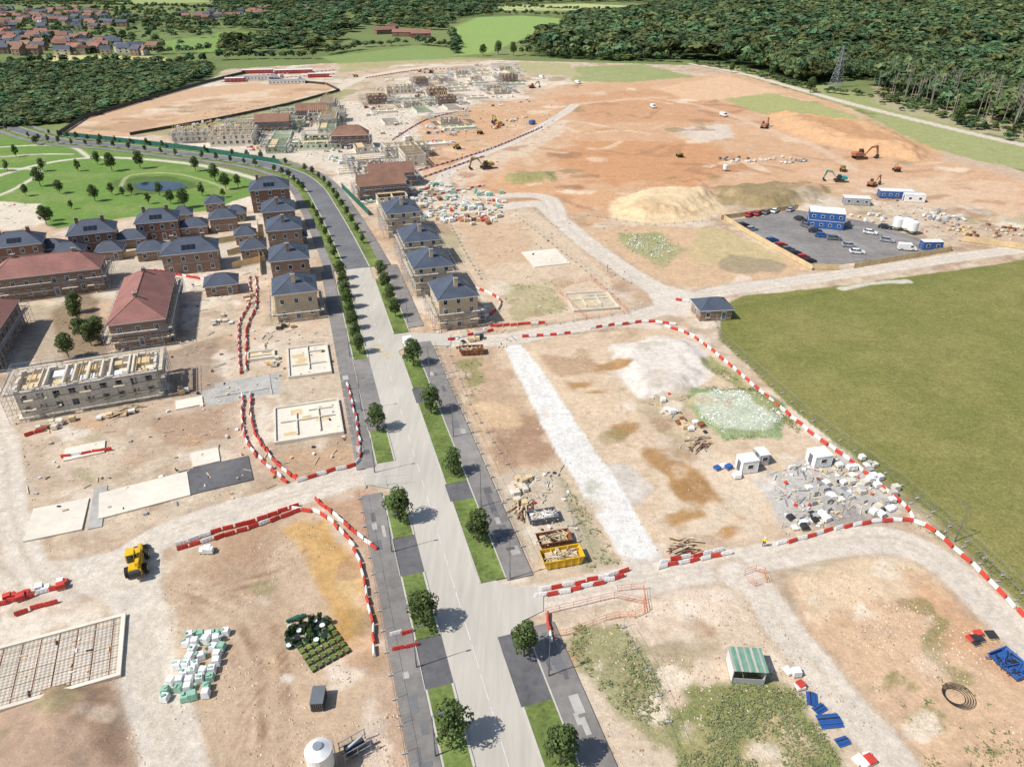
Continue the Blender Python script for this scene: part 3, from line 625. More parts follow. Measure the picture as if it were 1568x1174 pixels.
for i in range(4,len(cw)-1,3):
    d=(cw[min(i+1,len(cw)-1)]-cw[i-1]).normalized(); n_=Vector((d.y,-d.x))
    for o in(-5,5.1):
        if random.random()<.85: q=cw[i]+n_*o; tree((q.x,q.y),sc=random.uniform(.7,.95),small=True)
for x,y in((120,492),(118,478),(140,528),(152,522),(106,548),(128,520)): tree(P(x,y),'courtyard_tree',.95)
for x,y in[(72,345),(78,338),(62,285),(66,262),(146,308),(172,298),(150,252),(172,262),(202,298),(262,312),(283,318),(342,302),(346,290),(25,240),(56,222),(92,296),(120,262),(215,258),(300,262),(330,278),(365,287),(310,300),(228,312),(188,300),(12,262),(40,300),(110,320),(245,300)]:
    tree(P(x,y),'park_tree',1.15 if random.random()<.5 else .85, random.random()<.4)
for x,y,s_ in[(740,86,2.0),(763,84,2.1),(786,86,2.3),(1180,120,1.6),(1120,112,1.3),(1465,190,1.9),(1240,142,1.7)]: tree(P(x,y),'oak_tree',s_)
def tufts(name,pls,n,leaf,h,mat,seed,thr=.42):
    r=np.random.default_rng(seed); V=[];Cc=[]
    for px,k in pls:
        pts=sprinkle(px,k,seed); 
        cl=fbm(pts[:,0],pts[:,1],4.,3,seed)>thr; pts=pts[cl]
        sz=r.uniform(.5,1.3,len(pts))
        for j in range(n):
            c=np.stack([pts[:,0]+r.normal(0,leaf*1.4,len(pts)),pts[:,1]+r.normal(0,leaf*1.4,len(pts)),r.uniform(-.02,h,len(pts))*sz],1)
            a=r.uniform(0,6.28,len(pts)); s=leaf*r.uniform(.5,1.3,len(pts))*sz; t=r.uniform(-.4,.8,len(pts))
            A=np.stack([np.cos(a)*s,np.sin(a)*s,0*s],1); B=np.stack([-np.sin(a)*s*np.cos(t),np.cos(a)*s*np.cos(t),np.sin(t)*s],1)*.8
            V.append(np.stack([c-A-B*.3,c+A*.3-B,c+A+B*.4,c-A*.3+B],1)); q=r.uniform(.6,1.3,(len(pts),1))*np.array([[1,1,1]])*(1+r.uniform(-.15,.2,(len(pts),3))); Cc.append(np.repeat(q[:,None,:],4,1))
    V=np.concatenate(V).reshape(-1,3); Cc=np.clip(np.concatenate(Cc).reshape(-1,3),0,1.15 if mat=='flower_weed' else 9)
    place(np_mesh(name,V,np.arange(len(V)).reshape(-1,4),MT[mat],{'Tint':Cc}),name)
tufts('rough_grass',[([(1040,1040),(1180,1028),(1240,1070),(1290,1174),(1300,1220),(1020,1220)],2600),([(880,955),(950,955),(1010,1040),(1040,1150),(1000,1150),(930,1070),(870,1000)],900),([(1090,545),(1240,660),(1225,665),(1080,560)],500),
  ([(860,730),(890,770),(950,860),(900,870)],160),([(705,560),(740,545),(750,590),(720,610)],150),([(1350,1000),(1568,1090),(1568,1174),(1420,1174)],350),([(1395,800),(1480,850),(1568,930),(1568,905),(1480,822)],400),([(950,355),(1010,358),(1055,380),(1020,405),(960,385)],400),([(770,435),(850,430),(860,480),(790,488)],200),([(1050,605),(1075,590),(1160,595),(1215,640),(1190,668),(1110,675)],700),([(75,480),(130,430),(165,500),(170,545),(90,555)],250)],4,.11,.14,'weed_leaves',21,.5)
tufts('white_flowering_weeds',[([(1066,612),(1085,600),(1152,602),(1198,638),(1175,658),(1110,662),(1074,638)],4200),([(955,360),(1010,362),(1040,380),(1010,398),(965,382)],300)],5,.17,.5,'flower_weed',22,.40)
def rubble(name,pls,seed,pal,s0,s1):
    r=np.random.default_rng(seed); V=[];Cc=[]
    for px,k in pls:
        p=sprinkle(px,k,seed); p=p[fbm(p[:,0],p[:,1],9.,3,seed)>.48]; n=len(p); s=r.uniform(s0,s1,(n,3)); a=r.uniform(0,6.28,n); ca,sa=np.cos(a),np.sin(a)
        cr=np.array([(-1,-1,0),(1,-1,0),(1,1,0),(-1,1,0),(-.7,-.7,1),(.8,-.6,1),(.6,.7,1),(-.7,.7,1)],float)
        v=cr[None]*s[:,None,:]*np.array([1,1,.9]); v=v*r.uniform(.7,1.2,v.shape)
        x=v[...,0]*ca[:,None]-v[...,1]*sa[:,None]+p[:,0][:,None]; yv=v[...,0]*sa[:,None]+v[...,1]*ca[:,None]+p[:,1][:,None]
        V.append(np.stack([x,yv,v[...,2]-.14],-1)); c=np.array(pal)[r.integers(0,len(pal),n)]; Cc.append(np.repeat(c[:,None,:],8,1))
    V=np.concatenate(V); n=len(V); Cc=np.concatenate(Cc).reshape(-1,3); fq=np.array([(0,1,5,4),(1,2,6,5),(2,3,7,6),(3,0,4,7),(4,5,6,7)])
    Q=(np.arange(n)[:,None,None]*8+fq[None]).reshape(-1,4); place(np_mesh(name,V.reshape(-1,3),Q,MT['rock'],{'Tint':Cc}),name)
SP=[C(222,204,178),C(205,180,150),C(170,140,110),C(225,212,192),C(190,168,146)]
rubble('loose_stones',[([(245,900),(470,790),(560,880),(600,1174),(270,1174)],900),([(690,530),(1030,500),(1380,780),(1200,825),(830,895)],1600),([(880,940),(1140,900),(1400,1174),(940,1174)],1300),([(1210,880),(1400,860),(1568,1010),(1568,1174),(1420,1174)],1300),
   ([(0,1085),(175,1028),(225,1174),(0,1174)],900),([(20,640),(380,590),(440,740),(60,850)],900),([(560,900),(600,900),(640,1174),(575,1174)],260),([(230,420),(410,420),(415,600),(260,600)],500),([(690,335),(960,345),(1000,470),(770,500)],500)],31,SP,.04,.15)
# ---------------------------------------------------------------- houses
def windows(mw,w,d,rows,nx_,ny_,door=True):
    for (ax,half,other,n) in(('x',w/2,d/2,nx_),('y',d/2,w/2,ny_)):
        for sgn in(-1,1):
            for ri,z in enumerate(rows):
                for i in range(n):
                    t=-half+(i+.5)*2*half/n; isd=door and ri==0 and i==n//2
                    ww,hh,zz=(1.1,1.45,z) if not isd else (1.2,2.2,0.1)
                    for s_,k,e in((1,'window_frame',.05),(.8,'glass',.075)):
                        a=ww*s_; h=hh*s_; z1=zz+(hh-h)/2
                        if isd and s_<1: k='grey_paint'
                        if ax=='x': mw.box(t,sgn*(other+e/2),z1,a,e,h,k)
                        else: mw.box(sgn*(other+e/2),t,z1,e,a,h,k)
                    if not isd:
                        if ax=='x': mw.box(t,sgn*(other+.08),z1+hh*.45,.06,.02,.6,'window_frame'); mw.box(t,sgn*(other+.09),zz-.12,1.3,.18,.1,'kerb')
                        else: mw.box(sgn*(other+.09),t,zz-.12,.18,1.3,.1,'kerb')
def hiproof(m,w,d,z,h,k,ov=.45,hip=True):
    a,b_=w/2+ov,d/2+ov; m.box(0,0,z-.18,2*a,2*b_,.18,'window_frame')
    z+=.003
    if w>=d: r=(a-b_*(.9 if hip else 0)); rr=[(-max(r,.3),0),(max(r,.3),0)]
    else: r=(b_-a*(.9 if hip else 0)); rr=[(0,-max(r,.3)),(0,max(r,.3))]
    vs=[(-a,-b_,z),(a,-b_,z),(a,b_,z),(-a,b_,z),(rr[0][0],rr[0][1],z+h),(rr[1][0],rr[1][1],z+h)]
    fs=[(0,1,5,4),(1,2,5),(2,3,4,5),(3,0,4)] if w>=d else [(0,1,4),(1,2,5,4),(2,3,5),(3,0,4,5)]
    m.add(vs,fs,k)
    m.cyl((*rr[0],z+h),(*rr[1],z+h),.12,.12,5,k if k!='slate' else 'grey_paint')
    for c,t in((0,0),(1,1 if w>=d else 0),(2,1),(3,0 if w>=d else 1)): m.cyl(vs[c],vs[4+t],.1,.1,4,k if k!='slate' else 'grey_paint',False)
def scaffold(w,d,top,gap=1.2,key='steel',deck=True):
    m=M(); a,b_=w/2+.35,d/2+.35; lv=[2.0*i for i in range(1,int(top/2)+1)]
    for off in(0,gap):
        A,B=a+off,b_+off
        for sx in(-1,1):
            n=max(2,int(2*B/2.4)); 
            for i in range(n+1): yv=-B+2*B*i/n; m.cyl((sx*A,yv,0),(sx*A,yv,top+1.0),.04,.04,4,key,False)
            n=max(2,int(2*A/2.4))
            for i in range(1,n): xv=-A+2*A*i/n; m.cyl((xv,sx*B,0),(xv,sx*B,top+1.0),.04,.04,4,key,False)
        for z in lv+([l+1. for l in lv] if off else []):
            for s_ in(-1,1):
                m.cyl((-A,s_*B,z),(A,s_*B,z),.035,.035,4,key,False); m.cyl((s_*A,-B,z),(s_*A,B,z),.035,.035,4,key,False)
    for z in lv:
        A,B=a+gap/2,b_+gap/2
        for s_ in(-1,1):
            nseg=max(2,int(A)); 
            for i in range(nseg):
                if random.random()<.82: m.box(-A+gap/2+(i+.5)*(2*A-gap)/nseg,s_*B,z+.05,(2*A-gap)/nseg*.97,gap*.6,.05,'plank')
            if z==lv[-1] or random.random()<.5: m.box(s_*A,0,z+.05,gap*.6,2*B,.05,'plank')
            if z==lv[-1]: m.box(0,s_*(B+gap/2),z+.1,2*A,.03,.16,'scaff_blue'); m.box(s_*(A+gap/2),0,z+.1,.03,2*B,.16,'scaff_blue')
    for s_ in(-1,1):
        m.cyl((s_*(a+gap),-b_,0),(s_*(a+gap),b_,top),.035,.035,4,'scaff_blue',False); m.cyl((-a,s_*(b_+gap),0),(a,s_*(b_+gap),top),.035,.035,4,'scaff_blue',False)
    return m
def house(px,py,w,d,ev,rh,rot=None,wall='brick_buff',roof='slate',name='brick_house',rows=(.9,3.6),nxw=3,nyw=3,scaf=0,sol=True,chim=1,door=True,skey='steel'):
    rot=math.radians(ROT if rot is None else rot); p=P(px,py)
    e=bpy.data.objects.new(name,None); scene.collection.objects.link(e); e.location=(p[0],p[1],0); e.rotation_euler=(0,0,rot)
    m=M(); m.box(0,0,0,w,d,ev,wall); m.box(0,0,ev*.5,w+.06,d+.06,.14,'kerb'); m.obj('walls',parent=e)
    m=M(); hiproof(m,w,d,ev,rh,roof)
    m.obj('roof',parent=e)
    m=M(); windows(m,w,d,rows,nxw,nyw,door); m.obj('windows',parent=e)
    if sol:
        m=M(); a,b_=w/2+.45,d/2+.45
        if w>=d: sl=Vector((0,b_,rh)).normalized(); o=Vector((0,-b_,ev)); ax=Vector((1,0,0)); nrm=Vector((0,-rh,b_)).normalized(); ln=math.hypot(b_,rh)
        else: sl=Vector((-a,0,rh)).normalized(); o=Vector((a,0,ev)); ax=Vector((0,1,0)); nrm=Vector((rh,0,a)).normalized(); ln=math.hypot(a,rh)
        for i in(-1,0,1):
            c=o+sl*(ln*.22)+ax*(i*1.25)+nrm*.08; q=[c+ax*-.55,c+ax*.55,c+ax*.55+sl*1.8,c+ax*-.55+sl*1.8]
            m.add([tuple(t) for t in q]+[tuple(t-nrm*.05) for t in q],[(0,1,2,3),(0,4,5,1),(1,5,6,2),(2,6,7,3),(3,7,4,0)],'solar')
        m.obj('solar_panels',parent=e)
    if chim:
        m=M()
        for i in range(chim):
            x=(-w*.28 if i==0 else w*.28) if w>=d else 0; yv=0 if w>=d else (-d*.28 if i==0 else d*.28)
            m.box(x,yv,ev+rh*.55,.9,.6,rh*.45+.8,wall); m.box(x,yv,ev+rh+.8,1.05,.75,.12,'kerb')
            for t in(-.2,.2): m.cyl((x+t,yv,ev+rh+.9),(x+t,yv,ev+rh+1.2),.11,.09,6,'rust')
        m.obj('chimney',parent=e)
    if scaf: scaffold(w,d,scaf,key=skey).obj('scaffolding',parent=e)
    return e
R3=(.9,3.6,6.1)
for x,y,s_,w_ in((696,486,4,9.4),(660,438,6,10),(643,397,6,10),(616,353,6,10.5)):
    house(x,y,w_,11 if y>480 else 11.5,7.7,3.1,wall='brick_buff' if y>480 else 'brick_pale',rows=R3,scaf=s_,chim=1,nxw=3)
for x,y,sc_ in((457,475,2),(448,424,0),(440,377,0),(431,348,0)):
    house(x,y,9.9,10.5,7.0,3.0,wall='brick_buff' if y>470 else 'brick_brown',rows=(.9,4.2),scaf=sc_,nxw=3)
house(418,318,13,10,8.0,3.2,wall='brick_red',rows=R3)
for x,y,w_,d_,wl in((37,399,13,9,'brick_red'),(150,379,12.5,9.5,'brick_red'),(248,361,12,9.5,'brick_red'),(298,409,14.5,9.5,'brick_brown')):
    house(x,y,w_,d_,6.0,3.0,rot=22 if x<200 else 18,wall=wl,rows=(.9,3.7),nxw=4,chim=2)
for x,y,w_,d_ in((237,393,8,6.5),(205,375,8,6),(300,356,8,6.5),(345,350,8,6.5),(331,320,6,6),(364,336,6,5),(390,390,7,6),(342,445,8,6.5),(110,396,8,6.5),(172,394,7,6),(85,390,7,6),(282,338,6,5),(458,372,5,5),(378,370,6,5)):
    house(x,y,w_,d_,2.9 if y!=350 else 4.5,2.2,rot=18,wall='brick_brown',rows=(.9,),nxw=2,nyw=1,sol=False,chim=0,name='garage')
house(1088,482,8,6.5,2.9,1.9,rot=6,wall='brick_brown',rows=(.9,),nxw=2,nyw=1,sol=False,chim=0,name='brick_garage')
house(86,442,25,10.5,6.2,3.6,rot=20,wall='brick_brown',roof='roof_red',name='terraced_house',nxw=8,nyw=2,scaf=4,sol=False,chim=2)
house(230,490,11.5,29,6.2,3.6,rot=18,wall='brick_brown',roof='roof_red',name='terraced_house',nxw=3,nyw=8,scaf=4,sol=False,chim=2)
house(-26,535,12,24,6.4,3.6,rot=18,wall='brick_brown',roof='roof_red',name='terraced_house',nxw=3,nyw=7,scaf=4,sol=False,chim=2)
house(538,224,17,9,6,3.8,rot=8,wall='brick_red',roof='roof_brown',nxw=5,scaf=4,sol=False,chim=0)
def shell(w,d,h,key,part,seed,roofbits=False,th=.3):
    r=random.Random(seed); m=M(); m.box(0,0,-.05,w+.8,d+.8,.2,'concrete')
    def wall(x0,y0,x1,y1,h,k):
        L_=math.hypot(x1-x0,y1-y0); a=math.atan2(y1-y0,x1-x0); n=max(1,int(L_/2.6)); seg=L_/n
        for i in range(n):
            c=((i+.5)*seg)/L_; cx,cy=x0+(x1-x0)*c,y0+(y1-y0)*c
            if h>1.4:
                m.box(cx,cy,.15,seg,th,.85,k,a)
                hh=h-1.0
                for s_ in(-1,1):
                    t=s_*(seg*.5-seg*.14); m.box(cx+t*math.cos(a),cy+t*math.sin(a),1.0,seg*.28,th,hh,k,a)
                z=2.4
                while z<h: m.box(cx,cy,z,seg*.44,th-.02,min(.9,h-z),k,a); z+=2.4
            else: m.box(cx,cy,.15,seg,th,h,k,a)
    a,b_=w/2-th/2,d/2-th/2
    wall(-a,-b_,a,-b_,h,key); wall(-a,b_,a,b_,h,key); wall(-a,-b_+th,-a,b_-th,h,key); wall(a,-b_+th,a,b_-th,h,key)
    for i in range(1,part): x=-a+2*a*i/part; m.box(x,0,.15,th*.8,2*b_-th,h*.98,key)
    if roofbits: 
        for i in range(int(w/1.2)): 
            x=-a+.6+i*1.2
            if r.random()<.8: m.cyl((x,-b_,h),(x,0,h+2.8),.06,.06,4,'timber',False); m.cyl((x,b_,h),(x,0,h+2.8),.06,.06,4,'timber',False); m.cyl((x,-b_,h),(x,b_,h),.06,.06,4,'timber',False)
        m.cyl((-a,0,h+2.8),(a,0,h+2.8),.07,.07,4,'timber')
    if h>2.5: m.box(0,b_*.4,2.6,w*.9,d*.35,.15,'timber')
    return m
p=P(148,606); e=bpy.data.objects.new('unfinished_terrace',None); scene.collection.objects.link(e); e.location=(p[0],p[1],0); e.rotation_euler=(0,0,math.radians(21))
m=shell(25,8.6,6.0,'block',6,3,th=.5)
m.box(0,0,4.6,24,7.6,.15,'block')
for i in range(5):
    for j in(-1,1): m.box(-9.6+i*4.8,j*1.9,4.76,random.uniform(2,3.4),random.uniform(1.5,2.7),random.uniform(.3,.9),random.choice(['timber','white_wrap','white_wrap','timber']),0)
for i in(1,2,6,7,12,13): m.box(-11.5+i*1.7,0,6.0,.08,8.4,.2,'timber')
for i in range(1,5): m.box(-12.2+i*4.9,0,4.76,.35,7.4,1.35,'block')
m.obj('walls',parent=e)
scaffold(25,8.6,6).obj('scaffolding',parent=e)
def roofed():
    m=M(); m.box(0,0,0,17,9,5.2,'brick_brown')
    A,B=8.9,4.9; m.add([(-A,-B,5.2),(A,-B,5.2),(A,B,5.2),(-A,B,5.2),(-A,0,8.6),(A,0,8.6)],[(0,1,5,4),(2,3,4,5),(1,2,5),(3,0,4)],'roof_brown')
    for i in range(5):
        for z in(.9,3.3): m.box(-6.8+i*3.4,-4.53,z,1.2,.06,1.3,'window_frame'); m.box(-6.8+i*3.4,-4.57,z+.12,.95,.04,1.05,'glass')
    return m
SH=[shell(11,9,2.6,'block',2,1),shell(15,9,1.0,'block',3,2),shell(20,9,5.2,'block',4,3,True),shell(12,9,5.2,'brick_brown',2,4,True),shell(18,9,1.0,'block_green',4,5),shell(20,9,2.7,'block_green',5,6),roofed()]
SH=[s_.mesh('shell') for s_ in SH]; SHH=[2.6,1,5.2,5.2,1,2.7,5.3]; SC=scaffold(18,9,4).mesh('scaffolding')
def shells(px,sx,sy,rotd,prob,seed,choices):
    pl=PL(px); a=np.array(pl); c,s_=math.cos(math.radians(rotd)),math.sin(math.radians(rotd)); cx,cy=a.mean(0); r=random.Random(seed)
    for i in range(-16,17):
        for j in range(-16,17):
            x=cx+i*sx*c-j*sy*s_; yv=cy+i*sx*s_+j*sy*c
            if sdist(np.array([x]),np.array([yv]),pl)[0]<2 or r.random()>prob: continue
            k=r.choice(choices); jx,jy=r.uniform(-2,2),r.uniform(-2,2)
            o=place(SH[k],'house_under_construction' if SHH[k]>2 else 'house_foundation',(x+jx,yv+jy,0),math.radians(rotd+r.choice((0,0,90))))
            if SHH[k]>2 and r.random()<.6: place(SC,'scaffolding',(0,0,0),0,o)
shells([(275,212),(330,193),(490,160),(560,165),(510,200),(500,245),(440,238),(340,228)],21,14,10,.95,1,[0,2,4,5,5,4,2])
shells([(540,165),(640,120),(790,100),(800,128),(720,165),(650,195),(600,215),(575,190)],22,17,18,.85,2,[0,1,0,1,2,4,2,1,3])
shells([(500,235),(560,228),(630,232),(650,280),(610,325),(575,300),(520,280)],17,15,18,.95,3,[0,2,3,1,0,2])
shells([(640,200),(720,175),(770,165),(740,195),(680,225),(640,230)],24,18,18,.5,4,[1,1,0,4])
for x,y,a in((600,282,18),(585,300,18),(480,182,10),(420,200,10)): o=place(SH[6],'house_under_construction',at(x,y),math.radians(a)); place(SC,'scaffolding',(0,0,0),0,o)
# ---------------------------------------------------------------- slabs and foundations
def slab(px,py,w,d,rot,name='concrete_slab',k='concrete',walls=True,h=.25,seed=1):
    m=M(); m.box(0,0,-.1,w,d,h,k); r=random.Random(seed)
    if walls:
        for s_ in(-1,1): m.box(0,s_*(d/2-.2),h-.1,w,.35,.35,'block'); m.box(s_*(w/2-.2),0,h-.1,.35,d-.8,.35,'block')
        n=max(1,int(w/3.5))
        for i in range(1,n): x=-w/2+w*i/n; m.box(x,r.uniform(-.1,.1)*d,h-.1,.25,d*r.uniform(.4,.8),.35,'block')
        m.box(0,r.uniform(-.15,.15)*d,h-.096,w*.8,.25,.34,'block'); m.box(w*.2,d*.28,h-.1,w*.35,.25,.33,'block')
        for i in range(4): m.box(r.uniform(-.3,.3)*w,r.uniform(-.3,.3)*d,h-.098,r.uniform(1.5,3),r.uniform(1,2.2),.006+.003*i,'timber')
    for i in range(int(w*d/26)):
        m.box(r.uniform(-.45,.45)*w,r.uniform(-.45,.45)*d,h-.1,r.uniform(.2,.9),r.uniform(.15,.4),r.uniform(.04,.25),r.choice(['timber','block','white_wrap','dark_metal','plank']),r.random()*3)
    p=P(px,py); return m.obj(name,(p[0],p[1],.02),math.radians(ROT if rot is None else rot))
slab(473,553,9,14,None,'house_foundation',seed=2); slab(472,645,12.5,12.5,None,'house_foundation',seed=3)
slab(222,757,13.5,7,26,walls=False,seed=4); slab(88,795,8,8,20,walls=False,seed=5); slab(130,690,6.5,4,24,walls=False,seed=6)
slab(330,728,11.5,7.5,24,'asphalt_pad','asphalt_dark',False,seed=7,h=.14); slab(315,700,4.5,4.5,24,walls=False,h=.2,seed=8)
slab(835,395,11,13,16,walls=False,seed=9); slab(905,462,12,11,10,'timber_foundation','plank',True,seed=10); slab(150,775,2,11,22,'asphalt_pad','concrete_grey',False,h=.12)
slab(290,617,5,3.5,24,walls=False); slab(372,590,11,6,20,'asphalt_pad','concrete_grey',False,h=.12)
for x,y,w_,d_ in((400,545,6,4),(205,372,4,4),(540,262,12,8),(715,130,14,9),(650,160,14,8),(690,195,12,8),(740,115,12,8),(600,150,14,8),(770,140,10,8),(660,140,13,9)): slab(x,y,w_,d_,None)
m=M(); w_,d_=15,10
m.box(0,0,-.05,w_,d_,.16,'block')
for s_ in(-1,1): m.box(0,s_*d_/2,0,w_+.5,.5,.4,'concrete'); m.box(s_*w_/2,0,0,.5,d_-.5,.4,'concrete')
for i in range(1,30): m.cyl((-w_/2+i*w_/30,-d_/2,.22),(-w_/2+i*w_/30,d_/2,.22),.018,.018,4,'rust',False)
for i in range(1,20): m.cyl((-w_/2,-d_/2+i*d_/20,.25),(w_/2,-d_/2+i*d_/20,.25),.018,.018,4,'rust',False)
for i in range(-3,4): m.box(i*2.1,0,.1,.1,d_-.6,.06,'rust')
for i in range(-2,3): m.box(0,i*1.9,.105,w_-.6,.1,.06,'plank')
for i in range(14): m.box(random.uniform(-6.5,6.5),random.uniform(-4,4),.12,random.uniform(.3,1),.2,.12,random.choice(['timber','white_wrap','dark_metal']),random.random()*3)
p=P(85,1015); m.obj('rebar_foundation',(p[0],p[1],0),math.radians(22))
# ---------------------------------------------------------------- barriers, fences
def walk(px,step,world=False):
    pl=px if world else PL(px); out=[]; carry=0
    for a,b_ in zip(pl[:-1],pl[1:]):
        L_=math.dist(a,b_); d=((b_[0]-a[0])/L_,(b_[1]-a[1])/L_); t=carry
        while t<L_: out.append((a[0]+d[0]*t,a[1]+d[1]*t,math.atan2(d[1],d[0]))); t+=step
        carry=t-L_
    return out
def barrier(px,pw=.5,smooth=True):
    m=M(); st_=1.7
    for i,(x,y,a) in enumerate(walk(cat(px,5) if smooth and len(px)>2 else px,st_)):
        k='red_plastic' if (i%2 if pw==.5 else random.random()<pw) else 'white_plastic'; a+=random.uniform(-.14,.14)
        x+=random.uniform(-.14,.14); y+=random.uniform(-.14,.14)
        m.box(x,y,0,st_*.93,.38,.2,k,a); m.box(x,y,.2,st_*.93,.34,.42,k,a,.97,.35)
        for t in(-.5,0,.5): m.box(x+t*math.cos(a),y+t*math.sin(a),.22,.14,.38,.22,k,a,1,.8)
    return m.obj('traffic_barrier')
for b_,pw in[([(278,832),(340,812),(400,795),(452,775)],.75),([(280,840),(345,820),(400,803),(455,783)],.85),([(455,780),(485,785),(510,800),(540,835),(556,880),(568,940),(574,1000)],.5),([(487,768),(520,795),(550,820),(575,840)],.6),([(372,607),(374,665),(400,705),(445,742)],.5),([(384,605),(388,655),(415,700),(458,738)],.7),
   ([(462,735),(510,720),(549,706),(547,650),(532,590)],.5),([(828,912),(880,903),(965,880)],.5),([(835,902),(885,893),(965,873)],.6),([(1015,868),(1065,858),(1115,848)],.5),([(1018,860),(1070,850),(1110,842)],.6),
   ([(1198,832),(1290,808),(1370,796),(1410,803),(1450,830),(1510,885),(1568,945),(1620,1000)],.5),([(1385,775),(1310,712),(1240,662),(1165,600),(1100,545),(1060,515),(1020,500)],.5),([(1395,790),(1388,778)],.5),
   ([(1030,497),(990,493),(950,497),(905,503)],.5),([(880,510),(835,514),(800,516)],.5),([(0,925),(50,912),(105,895)],.9),([(35,938),(90,920)],.9),([(382,425),(382,465),(366,500),(368,570)],.5),([(392,425),(392,470),(378,505),(378,570)],.7),
   ([(605,972),(642,965)],.5),([(612,993),(648,985)],.7),([(840,945),(845,980)],.8),([(690,520),(760,505)],.6),([(725,440),(760,455),(765,470),(745,485)],.6),([(100,700),(165,690)],.8),([(45,665),(70,658)],.9),([(755,500),(830,495)],.6),([(240,415),(320,430)],.8),([(1040,460),(1060,462)],.7)]:
    barrier(b_,pw)
for l in[[(640,262),(700,245),(760,225),(830,195)],[(640,275),(705,252),(740,240)],[(560,120),(640,108),(700,106)],[(600,215),(650,185),(700,172)],[(340,120),(515,108)],[(340,126),(512,114)],[(660,300),(740,285)]]: barrier(l,.5)
def heras(px,step=3.5,h=2.0,name='mesh_fence',k='steel',fine=True,world=False):
    m=M(); w=walk(px,step,world)
    for (x,y,a),(x2,y2,_) in zip(w[:-1],w[1:]):
        m.cyl((x,y,0),(x,y,h),.03,.03,4,k,False); m.box(x,y,0,.7,.25,.13,'concrete_grey',a+1.57)
        for z in(.2,h-.05): m.cyl((x,y,z),(x2,y2,z),.02,.02,3,k,False)
        if fine:
            for j in range(1,7): t=j/7; m.cyl((x+(x2-x)*t,y+(y2-y)*t,.2),(x+(x2-x)*t,y+(y2-y)*t,h),.009,.009,3,k,False)
    return m.obj(name)
heras([(1096,492),(1104,520),(1240,640),(1385,745),(1480,828),(1600,940)])
heras([(1396,770),(1480,840),(1600,965)],fine=False)
heras([RF(y,-10.6) for y in(745,900,1050,1250)],world=True); heras([RF(y,-9.9) for y in(540,620,700)],world=True)
heras([RF(y,11.6) for y in(545,700,905)],world=True); heras([(955,960),(1000,1040),(1050,1174)],fine=False); heras([(690,545),(720,620),(770,700),(830,790)],fine=False)
heras([(930,415),(990,445)]); heras([(900,330),(1000,345),(1105,335)],fine=False); heras([(770,500),(860,495),(960,478),(1000,465)],fine=False); heras([(540,400),(562,400)])
heras([(865,760),(880,810),(900,870)],fine=False); heras([(560,745),(640,740)],fine=False); heras([(790,330),(880,400),(960,470)],fine=False); heras([(690,345),(720,400),(745,440)],fine=False)
m=M()
for l in[[(835,940),(940,915),(990,925),(985,945),(940,945),(860,975),(838,975),(835,945)],[(1140,880),(1165,870),(1178,890),(1150,900),(1140,882)],[(850,440),(905,428),(965,480),(900,490),(852,445)],[(945,905),(985,900),(990,940)]]:
    w=walk(l,2.0)
    for (x,y,a),(x2,y2,_) in zip(w[:-1],w[1:]):
        m.cyl((x,y,0),(x,y,1.1),.035,.035,4,'orange_paint',False)
        for z in(.15,.6,1.1): m.cyl((x,y,z),(x2,y2,z),.025,.025,4,'orange_paint',False)
m.obj('pedestrian_guardrail')
def board(px,h,k,name,step=2.4):
    m=M(); w=walk(px,step)
    for i,(x,y,a) in enumerate(w): m.box(x,y,0,step*.985,.06,h*random.uniform(.97,1.02),k,a); m.box(x-math.cos(a)*step/2,y-math.sin(a)*step/2,0,.12,.14,h+.08,k,a)
    return m.obj(name)
board([(1108,336),(1150,362),(1240,412),(1290,413)],1.6,'timber','timber_fence'); board([(1312,410),(1380,398),(1455,385),(1450,376)],1.6,'timber','timber_fence'); board([(1108,336),(1220,320)],1.6,'timber','timber_fence')
board([(1480,370),(1568,382),(1650,390)],1.8,'timber','timber_fence')
board([(90,208),(130,182),(220,155),(315,128),(380,112)],2.2,'hoarding','site_hoarding'); board([(203,207),(330,185),(440,162),(520,140),(500,130),(410,122)],1.6,'hoarding','site_hoarding')
board([(100,209),(150,214),(240,224),(300,231),(360,240),(430,252)],2.2,'net_green','site_hoarding'); board([(525,290),(545,310),(565,330)],2.2,'net_green','site_hoarding')
board([(140,402),(190,395),(250,385)],1.8,'timber','garden_fence'); board([(355,390),(400,378),(405,400),(360,410)],1.8,'timber','garden_fence'); board([(200,360),(220,372)],1.8,'timber','garden_fence'); board([(395,345),(400,420)],1.8,'timber','garden_fence'); board([(340,372),(400,362)],1.8,'timber','garden_fence')
# ---------------------------------------------------------------- car park
m=M(); m.prism(PL([(1118,338),(1222,322),(1330,340),(1446,378),(1380,392),(1262,408),(1246,406)]),None,.03,'asphalt_dusty')
for i in range(22):
    for a,b_ in(((1128,345),(1250,404)),((1262,350),(1330,385)),((1300,345),(1430,378))):
        x=a[0]+(b_[0]-a[0])*i/21; yv=a[1]+(b_[1]-a[1])*i/21; c=P(x,yv); m.box(c[0],c[1],.034,4.6,.12,.005,'paint_white',math.radians(-5))
m.obj('car_park')
